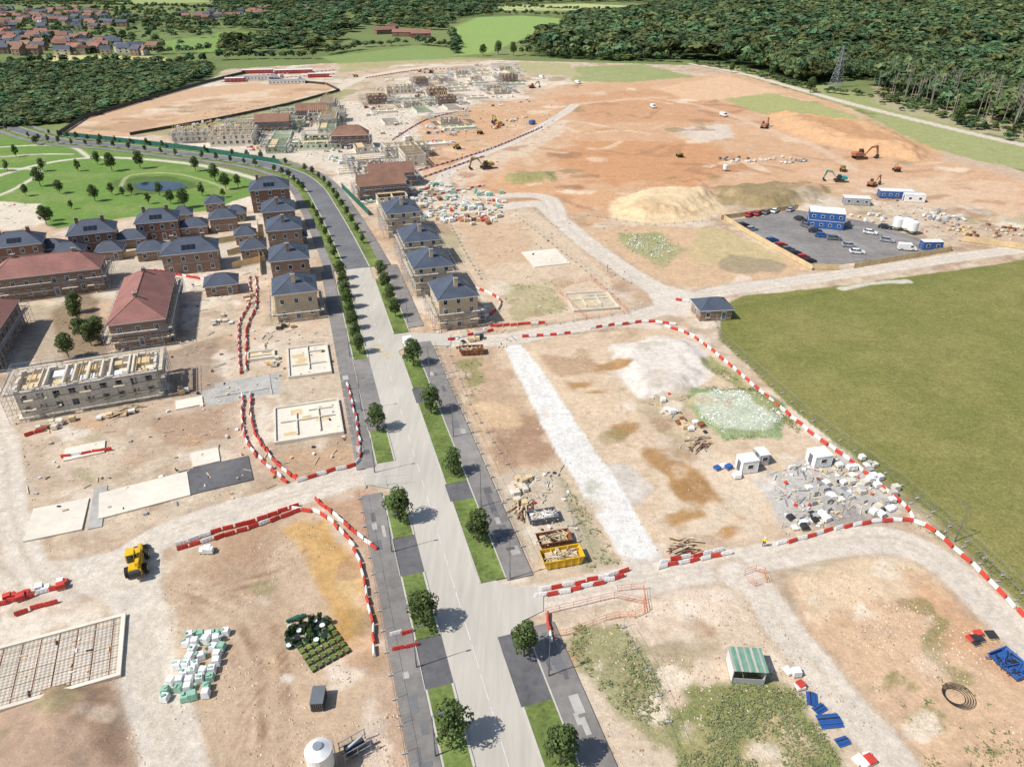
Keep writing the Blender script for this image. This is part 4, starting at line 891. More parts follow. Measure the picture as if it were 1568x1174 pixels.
# ---------------------------------------------------------------- vehicles
def wheel(m,x,y,r,w): 
    m.cyl((x,y-w/2,r),(x,y+w/2,r),r,r,14,'black_rubber'); m.cyl((x,y-w/2-.015,r),(x,y+w/2+.015,r),r*.55,r*.55,10,'silver_paint')
def car(paint_):
    m=M(); m.extr([(-2.15,.32),(2.1,.32),(2.2,.5),(2.15,.72),(1.2,.93),(-1.95,.98),(-2.2,.8),(-2.22,.5)],-.88,.88,paint_)
    b0=[(-1.95,-.80,.97),(1.15,-.80,.94),(1.15,.80,.94),(-1.95,.80,.97)]; t0=[(-1.45,-.62,1.42),(.35,-.62,1.45),(.35,.62,1.45),(-1.45,.62,1.42)]
    m.add(b0+t0,[(0,1,5,4),(1,2,6,5),(2,3,7,6),(3,0,4,7),(4,5,6,7)],'glass'); m.box(-.55,0,1.43,1.9,1.28,.05,paint_,0,.94,.9)
    for s_ in(-1,1):
        m.box(-.55,s_*.72,.95,.1,.1,.46,paint_)
        for x in(-1.35,1.35): wheel(m,x,s_*.82,.33,.2)
        m.box(2.16,s_*.62,.58,.06,.35,.14,'white_plastic'); m.box(-2.2,s_*.65,.65,.06,.28,.16,'red_plastic'); m.box(.75,s_*.98,.95,.14,.16,.12,paint_)
    return m.mesh('car')
def van(paint_):
    m=M(); m.extr([(-2.6,.35),(2.5,.35),(2.62,.6),(2.5,1.05),(1.95,1.2),(1.35,1.95),(1.1,2.08),(-2.55,2.1),(-2.62,1.9)],-.98,.98,paint_)
    m.add([(1.99,-.85,1.24),(1.99,.85,1.24),(1.43,.78,1.95),(1.43,-.78,1.95)],[(0,1,2,3)],'glass')
    for s_ in(-1,1):
        m.box(1.1,s_*.985,1.2,.9,.03,.55,'glass',0,.7,1)
        for x in(-1.6,1.6): wheel(m,x,s_*.9,.36,.24)
        m.box(2.56,s_*.7,.65,.08,.3,.2,'silver_paint')
    return m.mesh('van')
CM={k:car(k) for k in('red_paint','silver_paint','grey_paint','white_plastic','blue_paint','dark_metal')}; VM={k:van(k) for k in('white_plastic','blue_paint')}
def dirang(x,y,dx,dy): a=P(x,y); b2=P(x+dx,y+dy); return math.atan2(b2[1]-a[1],b2[0]-a[0])
for x,y,k,dx,dy in[(1147,331,'red_paint',10,-6),(1160,329,'red_paint',10,-6),(1173,327,'grey_paint',10,-6),(1186,325,'white_plastic',10,-6),(1210,323,'silver_paint',10,-6),(1137,347,'dark_metal',14,-2),(1150,353,'silver_paint',14,-2),(1181,370,'blue_paint',14,-2),(1195,378,'red_paint',14,-2),(1205,384,'grey_paint',14,-2),(1216,390,'dark_metal',14,-2),(1228,396,'red_paint',14,-2),(1238,402,'dark_metal',14,-2),
   (1235,348,'grey_paint',10,3),(1248,356,'dark_metal',14,1),(1258,363,'blue_paint',14,1),(1277,367,'grey_paint',14,1),(1312,388,'white_plastic',14,1),(1300,378,'silver_paint',14,1),(1332,358,'white_plastic',14,2),(1358,370,'silver_paint',14,2),(1355,350,'dark_metal',14,2),(1225,338,'dark_metal',10,3)]:
    place(CM[k],'parked_car',at(x,y,.03),dirang(x,y,dx,dy))
for x,y,k,dx,dy in[(1388,383,'white_plastic',14,1),(627,534,'white_plastic',5,10),(625,215,'white_plastic',14,-3),(885,128,'white_plastic',10,2),(830,120,'white_plastic',10,2)]: place(VM[k],'van',at(x,y,.04),dirang(x,y,dx,dy))
for x,y,k,dx,dy in[(815,190,'blue_paint',14,-6),(430,118,'white_plastic',14,-3),(460,122,'grey_paint',14,-3),(1108,178,'white_plastic',12,3),(1000,165,'white_plastic',10,4)]: place(VM[k] if k in VM else CM[k],'van' if k in VM else 'car',at(x,y,.03),dirang(x,y,dx,dy))
def excavator(k,boom=0):
    m=M()
    for s_ in(-1,1):
        m.extr([(-2,.15),(-1.7,0),(1.7,0),(2,.15),(2.1,.5),(1.8,.85),(-1.8,.85),(-2.1,.5)],s_*1.25-.3,s_*1.25+.3,'dark_metal')
        for x in(-1.6,-.8,0,.8,1.6): m.cyl((x,s_*1.25-.33,.35),(x,s_*1.25+.33,.35),.25,.25,8,'rust')
    m.cyl((0,0,.7),(0,0,1.1),.8,.8,12,'dark_metal')
    m.extr([(-2.6,1.1),(1.2,1.1),(1.2,1.6),(.2,2.1),(-2.4,2.2),(-2.7,1.9)],-1.25,.35,k); m.extr([(-2.6,1.1),(-.2,1.1),(-.4,2.1),(-2.4,2.15),(-2.7,1.9)],.35,1.25,k)
    m.extr([(-.1,1.1),(1.5,1.1),(1.55,1.9),(1.1,2.9),(0,2.95)],.36,1.24,'glass'); m.box(.5,.8,2.93,1.3,1.0,.1,k)
    m.extr([(.9,1.4),(1.4,1.5),(3.2,4.0),(5.4,4.1),(5.4,3.7),(3.4,3.4),(1.3,1.2)],-.65,-.2,k)
    m.extr([(5.1,4.3),(5.6,4.2),(6.3,1.2),(6.0,1.1),(5.0,3.6)],-.6,-.25,k); m.cyl((1.8,-.1,1.8),(3.4,-.1,3.5),.09,.09,6,'silver_paint'); m.cyl((4,-.42,4.4),(5.3,-.42,4.3),.09,.09,6,'silver_paint')
    m.extr([(6.3,1.3),(6.5,.6),(6.1,.05),(5.3,.1),(5.1,.45),(5.7,.5),(5.95,1.2)],-1,.15,'dark_metal'); return m.mesh('excavator')
mk('machine_yellow',(.36,.23,.06),.55,var=.3); mk('machine_orange',(.34,.13,.06),.55,var=.3)
EX=[excavator(k) for k in('machine_yellow','machine_orange','teal_paint','blue_paint')]
for x,y,i,a,s_ in[(745,258,0,200,1.2),(762,192,0,120,1.1),(1316,243,1,10,1.35),(1170,196,1,60,1.1),(1285,278,2,170,1.0),(1335,285,1,40,.9),(815,135,1,30,1.0),(660,112,0,200,.9),(640,150,1,10,.8)]:
    place(EX[i],'excavator',at(x,y),math.radians(a),None,s_)
m=M()
for x,r_w in((-1.5,.8),(1.6,.75)):
    for s_ in(-1,1): m.cyl((x,s_*1.2-.25,r_w),(x,s_*1.2+.25,r_w),r_w,r_w,18,'black_rubber'); m.cyl((x,s_*1.2-.27,r_w),(x,s_*1.2+.27,r_w),r_w*.5,r_w*.5,10,'yellow_paint')
m.extr([(-2.6,.8),(2.4,.8),(2.6,1.2),(2.4,1.7),(.6,1.8),(-2.4,1.9),(-2.7,1.5)],-.8,.8,'yellow_paint')
m.extr([(-.9,1.8),(.8,1.8),(.6,3.1),(-.7,3.15)],-.05,.9,'glass'); m.box(-.05,.43,3.12,1.6,1.15,.12,'yellow_paint')
for x in(-.85,.7):
    for yv in(-.06,.91): m.cyl((x,yv,1.8),(x*.85,yv,3.15),.06,.06,4,'yellow_paint')
m.extr([(-2.5,2.2),(-2.3,2.7),(3.4,1.5),(3.9,.6),(3.6,.5),(3.1,1.2)],-.65,-.2,'yellow_paint')
m.extr([(3.4,1.0),(3.6,.1),(4.7,.05),(4.6,.2),(3.8,.5)],-1.2,1.2,'dark_metal'); m.extr([(-2.7,1.0),(-3.2,1.1),(-3.3,1.9),(-2.7,1.9)],-.7,.7,'dark_metal')
m.obj('telehandler',at(212,868),math.radians(112))
def dumper(k):
    m=M()
    for x in(-1.2,1.2):
        for s_ in(-1,1): m.cyl((x,s_*.95-.2,.55),(x,s_*.95+.2,.55),.55,.55,12,'black_rubber')
    m.box(0,0,.6,3.4,1.3,.4,'dark_metal'); m.extr([(.1,1.0),(2.2,1.3),(2.6,2.0),(0,2.0)],-1.0,1.0,k); m.box(-.9,0,1.0,1.1,1.1,.6,k)
    for s_ in(-1,1): m.cyl((-.9,s_*.55,1.5),(-.9,s_*.55,2.6),.06,.06,5,'dark_metal')
    m.box(-.9,0,2.55,1.0,1.3,.08,k); return m.mesh('dumper')
DM=[dumper('machine_orange'),dumper('machine_yellow')]
for x,y in((480,215),(700,228),(735,205),(1040,240),(1290,262),(690,152),(600,262),(1372,262),(545,118)): place(random.choice(DM),'site_dumper',at(x,y),random.uniform(0,6.28),None,1.0)
# ---------------------------------------------------------------- cabins, containers, skips, stacks
def cabin(px,py,w,d,h,k,rot,name='site_cabin',floors=1,roof=None):
    m=M()
    for f in range(floors):
        z=f*(h+.12)
        m.box(0,0,z,w,d,h,k); m.box(0,0,z+h,w+.12,d+.12,.12,roof or 'white_plastic')
        for s_ in(-1,1):
            n=max(1,int(w/2.4))
            for i in range(n):
                x=-w/2+w*(i+.5)/n; m.box(x,s_*(d/2+.02),z+.9,1.1,.04,.9,'window_frame'); m.box(x,s_*(d/2+.045),z+1.0,.9,.03,.7,'glass')
            for i in range(int(w/1.2)+1): m.box(-w/2+.03+i*(w-.06)/int(w/1.2),s_*(d/2+.01),z,.06,.05,h,'grey_paint' if k!='white_plastic' else k)
        m.box(w/2+.03,0,z+.05,.05,.95,2.0,'grey_paint'); m.box(-w/2-.03,0,z+.05,.05,.95,2.0,'grey_paint')
    if floors>1: 
        for i in range(8): m.box(w/2+.6+i*.28,d*.3,0,.28,1.0,.3+i*.3,'steel')
    return m.obj(name,at(px,py,.03),math.radians(rot))
cabin(1262,346,11,7,2.6,'blue_paint',-18,floors=2); cabin(1370,302,12,4,2.6,'blue_paint',-8,'site_cabin',1); cabin(1398,308,7,3,2.6,'white_plastic',-8); cabin(1310,312,9,4,2.4,'silver_paint',-10); cabin(1424,381,6,2.5,2.5,'blue_paint',0,'storage_container')
cabin(1142,718,3.0,2.4,2.4,'white_plastic',12); cabin(1252,708,3.3,2.8,2.2,'white_plastic',12); cabin(1164,706,1.8,2.4,2.1,'silver_paint',12,roof='white_plastic')
for x,y,w_,k in((395,122,30,'white_plastic'),(450,112,30,'red_paint'),(395,112,24,'red_paint'),(488,118,16,'red_paint'),(440,128,26,'white_plastic'),(360,125,14,'red_paint')): cabin(x,y,w_,6,2.6,k,12,'site_cabin',1,'white_plastic' if k=='red_paint' else 'silver_paint')
def stack(px,py,n,sx,sy,pal,name='pallet_stack',size=(.9,1.3),hh=(.2,.8),rot=None):
    m=M()
    for i in range(n):
        x,yv=random.uniform(-sx,sx),random.uniform(-sy,sy); w_,d_,h=random.uniform(*size),random.uniform(*size),random.uniform(*hh); a=random.uniform(-.25,.25)
        for t in(-.35,0,.35): m.box(x+t*w_*math.cos(a),yv+t*w_*math.sin(a),0,.1,d_,.1,'plank',a)
        m.box(x,yv,.1,w_,d_,.04,'plank',a); m.box(x,yv,.14,w_*.94,d_*.94,h,random.choice(pal),a,.96,.96)
    return m.obj(name,at(px,py),math.radians(ROT if rot is None else rot))
WH=['white_wrap','white_wrap','block','concrete_grey']
for a in[(800,752,12,2.2,4,['white_wrap','timber','block']),(1310,715,14,4,2,WH),(1265,745,12,4,3,['white_wrap','concrete_grey','steel']),(1335,755,20,4.5,3.5,WH),(1240,795,11,4,1.6,['white_wrap','dark_metal','concrete_grey']),(1350,778,9,3,1.5,WH),(1275,772,7,4,1.6,['concrete_grey','white_wrap']),(1445,335,24,7,7,['white_wrap','steel','concrete_grey']),(1335,335,14,6,5,WH),(1500,355,24,9,6,['timber','block','rust']),(1555,355,14,5,5,['timber','block','rust']),
   (1110,722,5,1.5,2,['blue_paint','white_wrap','dark_metal']),(1055,650,8,2,2.5,['rust','timber','white_wrap']),(1021,620,4,.8,3,['white_wrap']),(722,520,6,3,1,['timber','dark_metal','white_wrap']),(150,640,10,7,.6,['timber','white_wrap','block']),(70,655,6,2,1.2,['block','rust','timber']),(320,845,3,1,.6,['white_wrap','green_wrap']),(1170,245,22,16,2,['white_wrap','block']),(1130,244,10,8,3,['white_wrap','grey_paint']),(1215,248,12,6,2,['white_wrap','steel']),
   (380,460,6,2,3,['timber','block']),(335,490,6,3,3,['block','white_wrap']),(420,555,5,2,2,['timber','block']),(270,600,5,3,1,['timber','block']),(440,500,5,2,1,['timber','dark_metal']),(800,155,10,5,8,WH)]: stack(*a)
for i in range(140):
    x,y=random.choice([(random.uniform(560,800),random.uniform(100,200)),(random.uniform(520,700),random.uniform(190,310)),(random.uniform(270,520),random.uniform(165,235)),(random.uniform(640,760),random.uniform(280,340))])
    if x<400 and y<185: y=random.uniform(195,222)
    stack(x,y,random.randint(3,8),random.uniform(2,6),random.uniform(2,5),random.choice([WH,WH,['timber','white_wrap','red_plastic'],['block','rust','white_wrap'],['block','white_wrap','timber'],['green_wrap','white_wrap','block']]),size=(.9,2.0),hh=(.3,1.2))
m=M()
for i in range(9):
    for j in range(5):
        if random.random()<.88: m.box(-2.4+j*1.15+random.uniform(-.2,.2)+i*.06,-5.2+i*1.15+random.uniform(-.15,.15),0,1.0,1.0,random.uniform(.7,1.0),'white_wrap' if random.random()<.8 else 'green_wrap',random.uniform(-.3,.3),.8,.8)
        if random.random()<.6: m.box(-2.4+j*1.15,-5.2+i*1.15,.8,.5,.3,.12,'green_wrap',random.uniform(0,3))
m.obj('bulk_bags',at(302,1012),math.radians(6))
def skip(px,py,l,w,h,k,rot,load,name='skip'):
    m=M(); m.extr([(-l/2+.5,.1),(l/2-.5,.1),(l/2,h),(l/2-.08,h),(l/2-.55,.2),(-l/2+.55,.2),(-l/2+.08,h),(-l/2,h)],-w/2,w/2,k)
    for s_ in(-1,1): m.extr([(-l/2+.5,.1),(l/2-.5,.1),(l/2,h),(-l/2,h)],s_*w/2-.04,s_*w/2+.04,k); m.box(0,s_*(w/2+.06),h-.12,l,.1,.14,k)
    for i in range(int(l/1.1)): 
        for s_ in(-1,1): m.box(-l/2+.9+i*1.1,s_*(w/2+.08),.15,.12,.1,h-.2,k)
    for i in range(46): 
        c=(random.uniform(-.4,.4)*l,random.uniform(-.38,.38)*w); a=random.uniform(0,3.14); q=random.uniform(.5,1.2); dx,dy=q*math.cos(a),q*math.sin(a)*.7
        z=h*random.uniform(.5,.98); m.cyl((c[0]-dx,c[1]-dy,z),(c[0]+dx,c[1]+dy,z+random.uniform(-.2,.25)),.08,.08,4,random.choice(load),True)
    m.box(0,0,h*.3,l*.75,w*.9,h*.35,load[0]); return m.obj(name,at(px,py),math.radians(rot))
skip(860,858,6.2,2.6,1.5,'yellow_paint',ROT-3,['timber','plank','timber','white_wrap']); skip(848,830,5.2,2.4,1.2,'rust',ROT-3,['timber','plank','dark_metal']); skip(830,795,4.8,2.2,1.2,'grey_paint',ROT-3,['white_wrap','block','plank'])
skip(722,540,5.5,2.4,1.3,'rust',6,['rust','plank','timber']); skip(1545,1020,3.2,3.8,.9,'blue_paint',20,['blue_paint','dark_metal'],'steel_skip')
m=M()
for i in range(26): m.box(random.uniform(-2,2),random.uniform(-1.5,1.5),.05+i*.025,random.uniform(1.5,4),.2,.05,random.choice(['timber','plank','rust']),random.uniform(-.5,.5))
m.obj('timber_pile',at(1048,838),.1); place(bpy.data.objects['timber_pile'].data,'timber_pile',at(800,780),1.2); place(bpy.data.objects['timber_pile'].data,'timber_pile',at(1070,680),.5); place(bpy.data.objects['timber_pile'].data,'timber_pile',at(195,630),.4)
m=M(); w_,d_=3.8,3.4
m.box(0,d_/2,0,w_,.1,2.2,'green_paint')
for s_ in(-1,1): m.box(s_*w_/2,0,0,.1,d_,2.1,'white_plastic'); m.cyl((s_*w_/2,-d_/2,0),(s_*w_/2,-d_/2,2.3),.07,.07,5,'steel')
for i in range(14):
    x=-w_/2-.15+i*(w_+.3)/14; k='green_paint' if i%3 else 'concrete_grey'; vs=[(x,-d_/2-.3,2.55),(x+(w_+.3)/14,-d_/2-.3,2.55+.05*(i%2)),(x+(w_+.3)/14,d_/2+.2,2.2+.05*(i%2)),(x,d_/2+.2,2.2)]
    m.add(vs+[(a,b2,c-.06) for a,b2,c in vs],[(0,1,2,3),(4,7,6,5),(0,4,5,1),(1,5,6,2),(2,6,7,3),(3,7,4,0)],k)
m.box(0,-d_/2,.0,w_-.2,.08,.9,'silver_paint'); m.obj('open_shed',at(1140,1028),math.radians(-4))
m=M(); m.cyl((0,0,1.2),(0,0,3.6),1.45,1.45,24,'white_plastic'); m.cyl((0,0,3.6),(0,0,4.2),1.45,.5,24,'white_plastic'); m.cyl((0,0,4.2),(0,0,4.35),.5,.5,16,'steel'); m.cyl((0,0,.3),(0,0,1.2),.4,1.45,24,'white_plastic')
for i in range(4): a=i*1.57+.78; m.cyl((1.3*math.cos(a),1.3*math.sin(a),0),(1.3*math.cos(a),1.3*math.sin(a),1.6),.08,.08,6,'dark_metal')
for s_ in(-.25,.25): m.cyl((1.6,s_,0),(1.6,s_,4.2),.04,.04,5,'steel')
for i in range(11): m.cyl((1.6,-.25,.4+i*.35),(1.6,.25,.4+i*.35),.03,.03,4,'steel')
sil=m.obj('mortar_silo',at(494,1178),.3)
for x,y,s_ in((1372,352,1.1),(1386,354,1.1),(1395,358,1.1),(1110,262,.7)): place(sil.data,'mortar_silo',at(x,y),.8,None,s_)
m=M()
for i in range(3): 
    for s_ in(-1,1): m.cyl((-1.5+i*1.5,s_*.8,0),(-1.5+i*1.5,s_*.8,1.8),.05,.05,5,'steel')
for z in(.9,1.8):
    for s_ in(-1,1): m.cyl((-1.6,s_*.8,z),(1.6,s_*.8,z),.05,.05,4,'steel')
m.box(0,0,.4,2.2,1.2,.7,'dark_metal'); m.cyl((-1,0,1.3),(1,0,2.1),.16,.16,8,'steel'); m.obj('mortar_mixer',at(545,1150),.6)
m=M(); m.box(0,0,.1,1.5,2.4,1.3,'dark_metal',0,.97,.97); m.box(0,0,1.4,1.55,2.45,.08,'grey_paint')
for i in range(6): m.box(-.6+i*.24,-1.2,.2,.05,.06,1.0,'grey_paint')
for s_ in(-1,1): m.box(s_*.6,0,0,.15,2.4,.1,'steel')
m.obj('tool_store',at(489,1075),math.radians(4))
m=M()
for i in range(5):
    for j in range(4):
        x,yv=-2.2+i*1.1+random.uniform(-.2,.2),-1.7+j*.95+random.uniform(-.2,.2); m.cyl((x,yv,0),(x,yv,.5),.34,.42,10,'net_green'); m.cyl((x,yv,.5),(x,yv,.54),.36,.36,10,'white_wrap' if (i+j)%3==0 else 'black_rubber')
for i in range(5): m.cyl((-2.6+i*.3,2.4,.22+.1*(i%2)),(-1.2+i*.3,2.9,.22+.1*(i%2)),.2,.2,8,'net_green')
m.obj('plant_pots',at(470,968),math.radians(15))
pp=np.array([P(470,968)])+np.stack([rng.uniform(-2.6,2.6,16),rng.uniform(-2.4,2.2,16)],1)
TP=[crown(7,40,1,.9,.08,.16,80+s) for s in range(3)]
forest('potted_shrubs',pp,rng.uniform(.4,.58,16),rng.uniform(.9,1.3,16),TP,'leaves',9,.05)
m=M()
for i in range(6):
    for j in range(5): m.box(-2.2+i*.9,-2.5+j*1.1,0,.6,.95,.15,'black_rubber'); m.box(-2.2+i*.9,-2.5+j*1.1,.15,.55,.9,.2,'grass_verge',0,.9,.9)
m.obj('plant_trays',at(492,990),math.radians(38))
m=M()
for i in range(9): m.cyl((-1.3,i*.2-.8,.1),(1.3,i*.2-.8,.1),.09,.09,6,'blue_paint')
for i in range(5): m.cyl((-1.3,i*.2-.4,.27),(1.3,i*.2-.4,.27),.09,.09,6,random.choice(['blue_paint','dark_metal']))
pm=m.obj('pipe_stack',at(1270,1104),.1); place(pm.data,'pipe_stack',at(1243,1070),1.3,None,.7); place(pm.data,'pipe_stack',at(1290,1135),.3,None,.6); place(pm.data,'pipe_stack',at(1255,1085),.5,None,.6)
m=M()
for l in range(5):
    r1=1.1+.17*l
    for i in range(24): a,b2=i*math.tau/24,(i+1)*math.tau/24; m.cyl((r1*math.cos(a)+.1*l,r1*math.sin(a),.1+.03*l),(r1*math.cos(b2)+.1*l,r1*math.sin(b2),.1+.03*l),.035,.035,5,'black_rubber',False)
m.obj('hose_coil',at(1462,1066),0)
stack(1218,1040,4,.5,1.4,['red_plastic','white_plastic'],'barrier_stack'); stack(1497,975,6,1.9,.6,['red_plastic','dark_metal'],'barrier_stack',hh=(.1,.4)); stack(1320,1168,4,1.2,.4,['red_plastic','white_wrap'],'barrier_stack',hh=(.1,.4)); stack(60,905,9,4.5,.7,['red_plastic','red_plastic','white_plastic'],'barrier_stack',rot=20)
def debris(pls,n,bright=False):
    m=M()
    for px,k in pls:
        for x,yv in sprinkle(px,k,k):
            t=random.random()
            if t<.4: m.box(x,yv,-.03,random.uniform(.6,2.6),random.uniform(.08,.2),.1,random.choice(['timber','plank','steel','block']),random.uniform(0,3.1))
            else: m.box(x,yv,-.03,random.uniform(.15,.8),random.uniform(.15,.7),random.uniform(.08,.35),random.choice(['white_wrap','block','block','concrete_grey','timber','plank','rust','dark_metal','red_plastic'] if random.random()<.5 else ['block','timber','concrete_grey','white_wrap']),random.uniform(0,3.1),.9,.9)
    return m.obj(n)
debris([([(20,640),(380,590),(440,740),(60,850)],80),([(230,410),(410,410),(430,600),(260,600)],110),([(400,500),(530,500),(545,710),(440,730)],50),([(660,500),(780,490),(790,530),(690,540)],50),([(690,335),(960,345),(1000,470),(770,500)],60),([(780,720),(860,715),(900,870),(830,880)],60),([(1180,720),(1280,700),(1380,775),(1200,818)],240),
  ([(980,600),(1080,600),(1090,690),(1040,690)],30),([(1280,290),(1560,340),(1560,375),(1450,370),(1330,330)],160),([(270,165),(640,150),(640,300),(480,245)],900),([(560,165),(660,110),(800,100),(800,130),(640,200)],800),([(640,200),(760,160),(860,150),(860,200),(680,300),(620,300)],320),([(850,120),(1100,118),(1100,190),(880,190)],40),([(560,300),(760,290),(760,340),(640,345)],90),([(0,300),(70,310),(60,345),(0,345)],15)],'building_debris')
# ---------------------------------------------------------------- pond, pylon, lamps, village
m=M(); mk('pond_water',(.02,.04,.06),.08,var=.3,spec=.7); pl=[P(245+40*math.cos(t*.314)*(1+.10*math.sin(t*1.9)),285+7.5*math.sin(t*.314)) for t in range(20)]; m.prism(pl,None,.03,'pond_water'); m.obj('pond')
m=M(); hh=27
for lv in range(9):
    z0,z1=hh*lv/9,hh*(lv+1)/9; r0,r1=3*(1-lv/9)**1.2+.5,3*(1-(lv+1)/9)**1.2+.5
    c0=[(a*r0,b2*r0,z0) for a,b2 in((-1,-1),(1,-1),(1,1),(-1,1))]; c1=[(a*r1,b2*r1,z1) for a,b2 in((-1,-1),(1,-1),(1,1),(-1,1))]
    for i in range(4): m.cyl(c0[i],c1[i],.16,.14,4,'steel',False); m.cyl(c0[i],c1[(i+1)%4],.07,.07,3,'steel',False); m.cyl(c0[(i+1)%4],c1[i],.07,.07,3,'steel',False); m.cyl(c1[i],c1[(i+1)%4],.07,.07,3,'steel',False)
for z,a in((17,5.5),(21,6.5),(25,4.5)):
    for s_ in(-1,1): m.cyl((0,0,z),(s_*a,0,z+.3),.13,.09,4,'steel'); m.cyl((0,0,z+1.6),(s_*a,0,z+.4),.1,.08,4,'steel'); m.cyl((s_*a,0,z+.3),(s_*a,0,z-1),.09,.09,4,'steel')
m.obj('electricity_pylon',at(1279,134),.5)
m=M(); h=7; m.cyl((0,0,0),(0,0,1.2),.10,.10,8,'grey_paint'); m.cyl((0,0,1.2),(0,0,h),.07,.045,8,'grey_paint'); m.cyl((0,0,h),(.8,0,h+.12),.035,.035,6,'grey_paint'); m.box(1.05,0,h+.06,.6,.24,.1,'grey_paint',0,.8,.7)
LM=m.mesh('street_lamp')
for y in(470,540,620,712,830,1000,1130): p=RF(y,-7.4); place(LM,'street_lamp',(p[0],p[1],.1),math.radians(ROT))
for y in(500,585,680,790,905,1060): p=RF(y,7.9); place(LM,'street_lamp',(p[0],p[1],.1),math.radians(ROT+180))
place(LM,'street_lamp',at(1462,828),3.0)
m=M()
def vh(x,yv,w_,d_,h,a,wl,rf):
    m.box(x,yv,0,w_,d_,h,wl,a); c,s_=math.cos(a),math.sin(a)
    def tr(u,v_,z): return (x+u*c-v_*s_,yv+u*s_+v_*c,z)
    A,B=w_/2+.4,d_/2+.4; m.add([tr(-A,-B,h),tr(A,-B,h),tr(A,B,h),tr(-A,B,h),tr(-A,0,h+3.4),tr(A,0,h+3.4)],[(0,1,5,4),(2,3,4,5),(1,2,5),(3,0,4)],rf)
    for i in(-.25,.25):
        for z in(.9,3.3):
            q=tr(i*w_,-d_/2-.03,0); m.box(q[0],q[1],z,1.6,.06,1.2,'glass',a)
    q=tr(w_*.3,0,0); m.box(q[0],q[1],h+2,.8,.6,2,wl,a)
mk('render_wall',C(226,214,198),.9)
for pxp,n_,s_ in(([(-120,88),(-100,54),(60,54),(240,74),(235,84),(100,86)],120,1),([(-100,52),(-100,16),(120,16),(210,32),(200,45),(60,48)],150,2),([(230,30),(330,20),(420,14),(420,24),(300,34)],30,3),([(450,14),(560,8),(560,16),(460,20)],14,4)):
    for x,yv in sprinkle(pxp,n_,s_): vh(x,yv,random.uniform(9,16),random.uniform(8,10),random.uniform(5,6.2),random.choice((.2,.35,.1,1.8,-.3)),random.choice(['brick_brown','brick_brown','brick_pale','render_wall']),random.choice(['roof_brown','roof_red','roof_brown','slate','slate']))
m.obj('village_houses')
m=M()
for x,y,w_,a in((590,52,26,.5),(620,56,30,-.1),(645,58,24,.1),(600,47,20,1.2)): p=P(x,y); vh(p[0],p[1],w_,10,5,a,'brick_red','roof_red')
m.obj('manor_building')
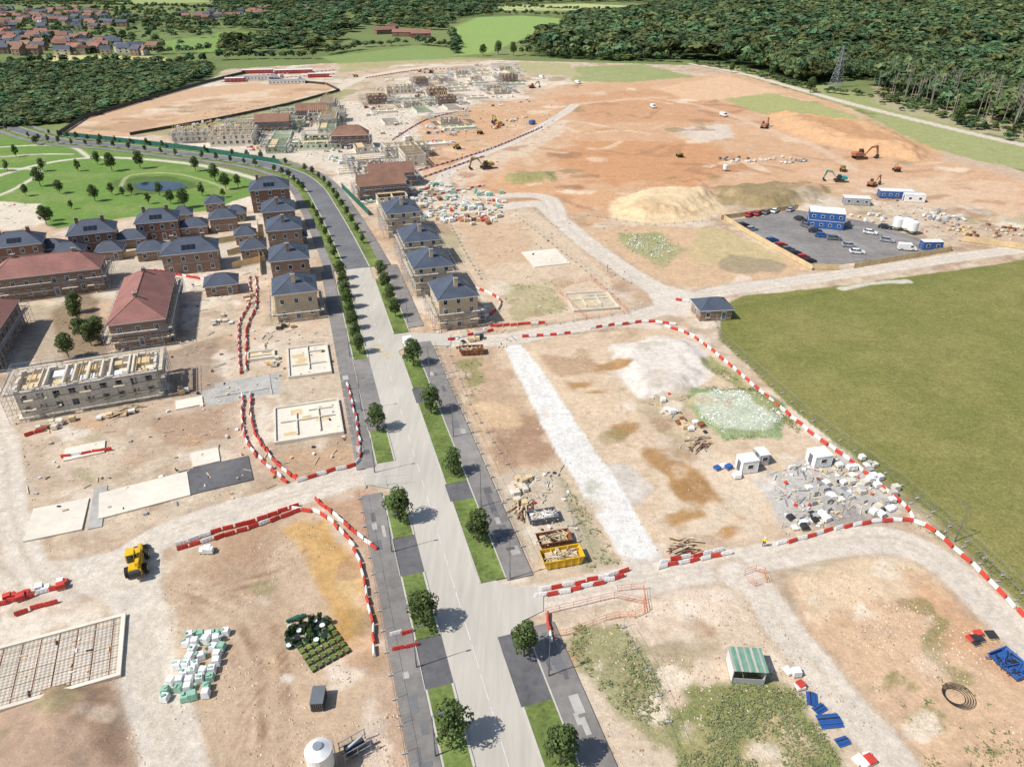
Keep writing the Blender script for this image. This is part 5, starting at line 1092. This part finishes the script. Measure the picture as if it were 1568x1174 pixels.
# ---------------------------------------------------------------- worker (skinned figure)
def person(px,py,rot):
    e=bpy.data.objects.new('construction_worker',None); scene.collection.objects.link(e); e.location=at(px,py); e.rotation_euler=(0,0,rot)
    def sk(name,vs,es,rad,k):
        me=bpy.data.meshes.new(name); me.from_pydata(vs,es,[]); o=bpy.data.objects.new(name,me); scene.collection.objects.link(o); o.parent=e; me.materials.append(MT[k])
        o.modifiers.new('s','SKIN')
        for i,r_1 in enumerate(rad): me.skin_vertices[0].data[i].radius=(r_1[0],r_1[1]) if isinstance(r_1,tuple) else (r_1,r_1)
        me.skin_vertices[0].data[0].use_root=True; o.modifiers.new('b','SUBSURF').levels=1; o.modifiers['b'].render_levels=2
    sk('legs',[(0,0,.95),(.1,0,.88),(.13,.1,.48),(.12,-.02,.08),(.12,.12,.04),(-.1,0,.88),(-.13,-.05,.48),(-.12,-.15,.08),(-.12,-.02,.04)],[(0,1),(1,2),(2,3),(3,4),(0,5),(5,6),(6,7),(7,8)],[.14,.1,.065,.05,.04,.1,.065,.05,.04],'trouser')
    sk('jacket',[(0,0,.9),(0,0,1.15),(0,0,1.4),(.19,0,1.42),(.26,.02,1.15),(.24,.14,.95),(-.19,0,1.42),(-.26,.0,1.15),(-.24,.1,.93)],[(0,1),(1,2),(2,3),(3,4),(4,5),(2,6),(6,7),(7,8)],[(.17,.12),(.16,.12),(.17,.12),.07,.055,.045,.07,.055,.045],'hivis')
    sk('head',[(0,0,1.45),(0,.01,1.55),(0,.02,1.66),(0,.03,1.74)],[(0,1),(1,2),(2,3)],[.055,.06,.085,.06],'skin_tone')
    for s_ in(-1,1):
        hx=s_*.24; hy=.14 if s_>0 else .1; vs=[(hx,hy,.95),(hx,hy+.01,.88)]; es=[(0,1)]; rd=[.03,.04]
        for j in range(4): vs+=[(hx-.03+j*.02,hy+.02,.82),(hx-.03+j*.02,hy+.03,.775+.004*abs(j-1.5))]; n0=len(vs); es+=[(1,n0-2),(n0-2,n0-1)]; rd+=[.009,.008]
        vs+=[(hx-s_*.045,hy+.03,.86),(hx-s_*.05,hy+.045,.825)]; n0=len(vs); es+=[(1,n0-2),(n0-2,n0-1)]; rd+=[.011,.009]
        sk('hand',vs,es,rd,'skin_tone')
    m=M(); m.cyl((0,.03,1.72),(0,.03,1.80),.135,.12,14,'white_plastic'); m.cyl((0,.03,1.80),(0,.03,1.86),.12,.05,14,'white_plastic'); m.box(0,.15,1.715,.2,.12,.02,'white_plastic'); m.obj('hard_hat',parent=e)
person(1169,836,2.6); person(930,412,1.0); person(408,535,.4)
# ---------------------------------------------------------------- light, sky, camera
el=math.radians(51); sv=Vector((-.92,-.39,0)).normalized(); sund=Vector((sv.x*math.cos(el),sv.y*math.cos(el),math.sin(el)))
sl=bpy.data.lights.new('sun','SUN'); sl.energy=5.0; sl.angle=math.radians(.55); sl.color=(1,.965,.91)
so=bpy.data.objects.new('sun',sl); scene.collection.objects.link(so); so.rotation_euler=(-sund).to_track_quat('-Z','Y').to_euler()
w=bpy.data.worlds.new('World'); scene.world=w; w.use_nodes=True; nt=w.node_tree; sk=nt.nodes.new('ShaderNodeTexSky'); sk.sky_type='NISHITA'; sk.sun_disc=False; sk.sun_elevation=el; sk.sun_rotation=math.atan2(sund.x,sund.y)
nt.links.new(sk.outputs[0],nt.nodes['Background'].inputs[0]); nt.nodes['Background'].inputs[1].default_value=.12
cam=bpy.data.cameras.new('camera'); cam.sensor_width=36; cam.lens=36*F/1568; cam.clip_end=20000; cam.clip_start=.5
co=bpy.data.objects.new('camera',cam); scene.collection.objects.link(co); co.location=(0,0,H); co.rotation_euler=(math.pi/2-T,0,0); scene.camera=co
scene.view_settings.view_transform='Standard'; scene.view_settings.look='None'; scene.view_settings.exposure=0
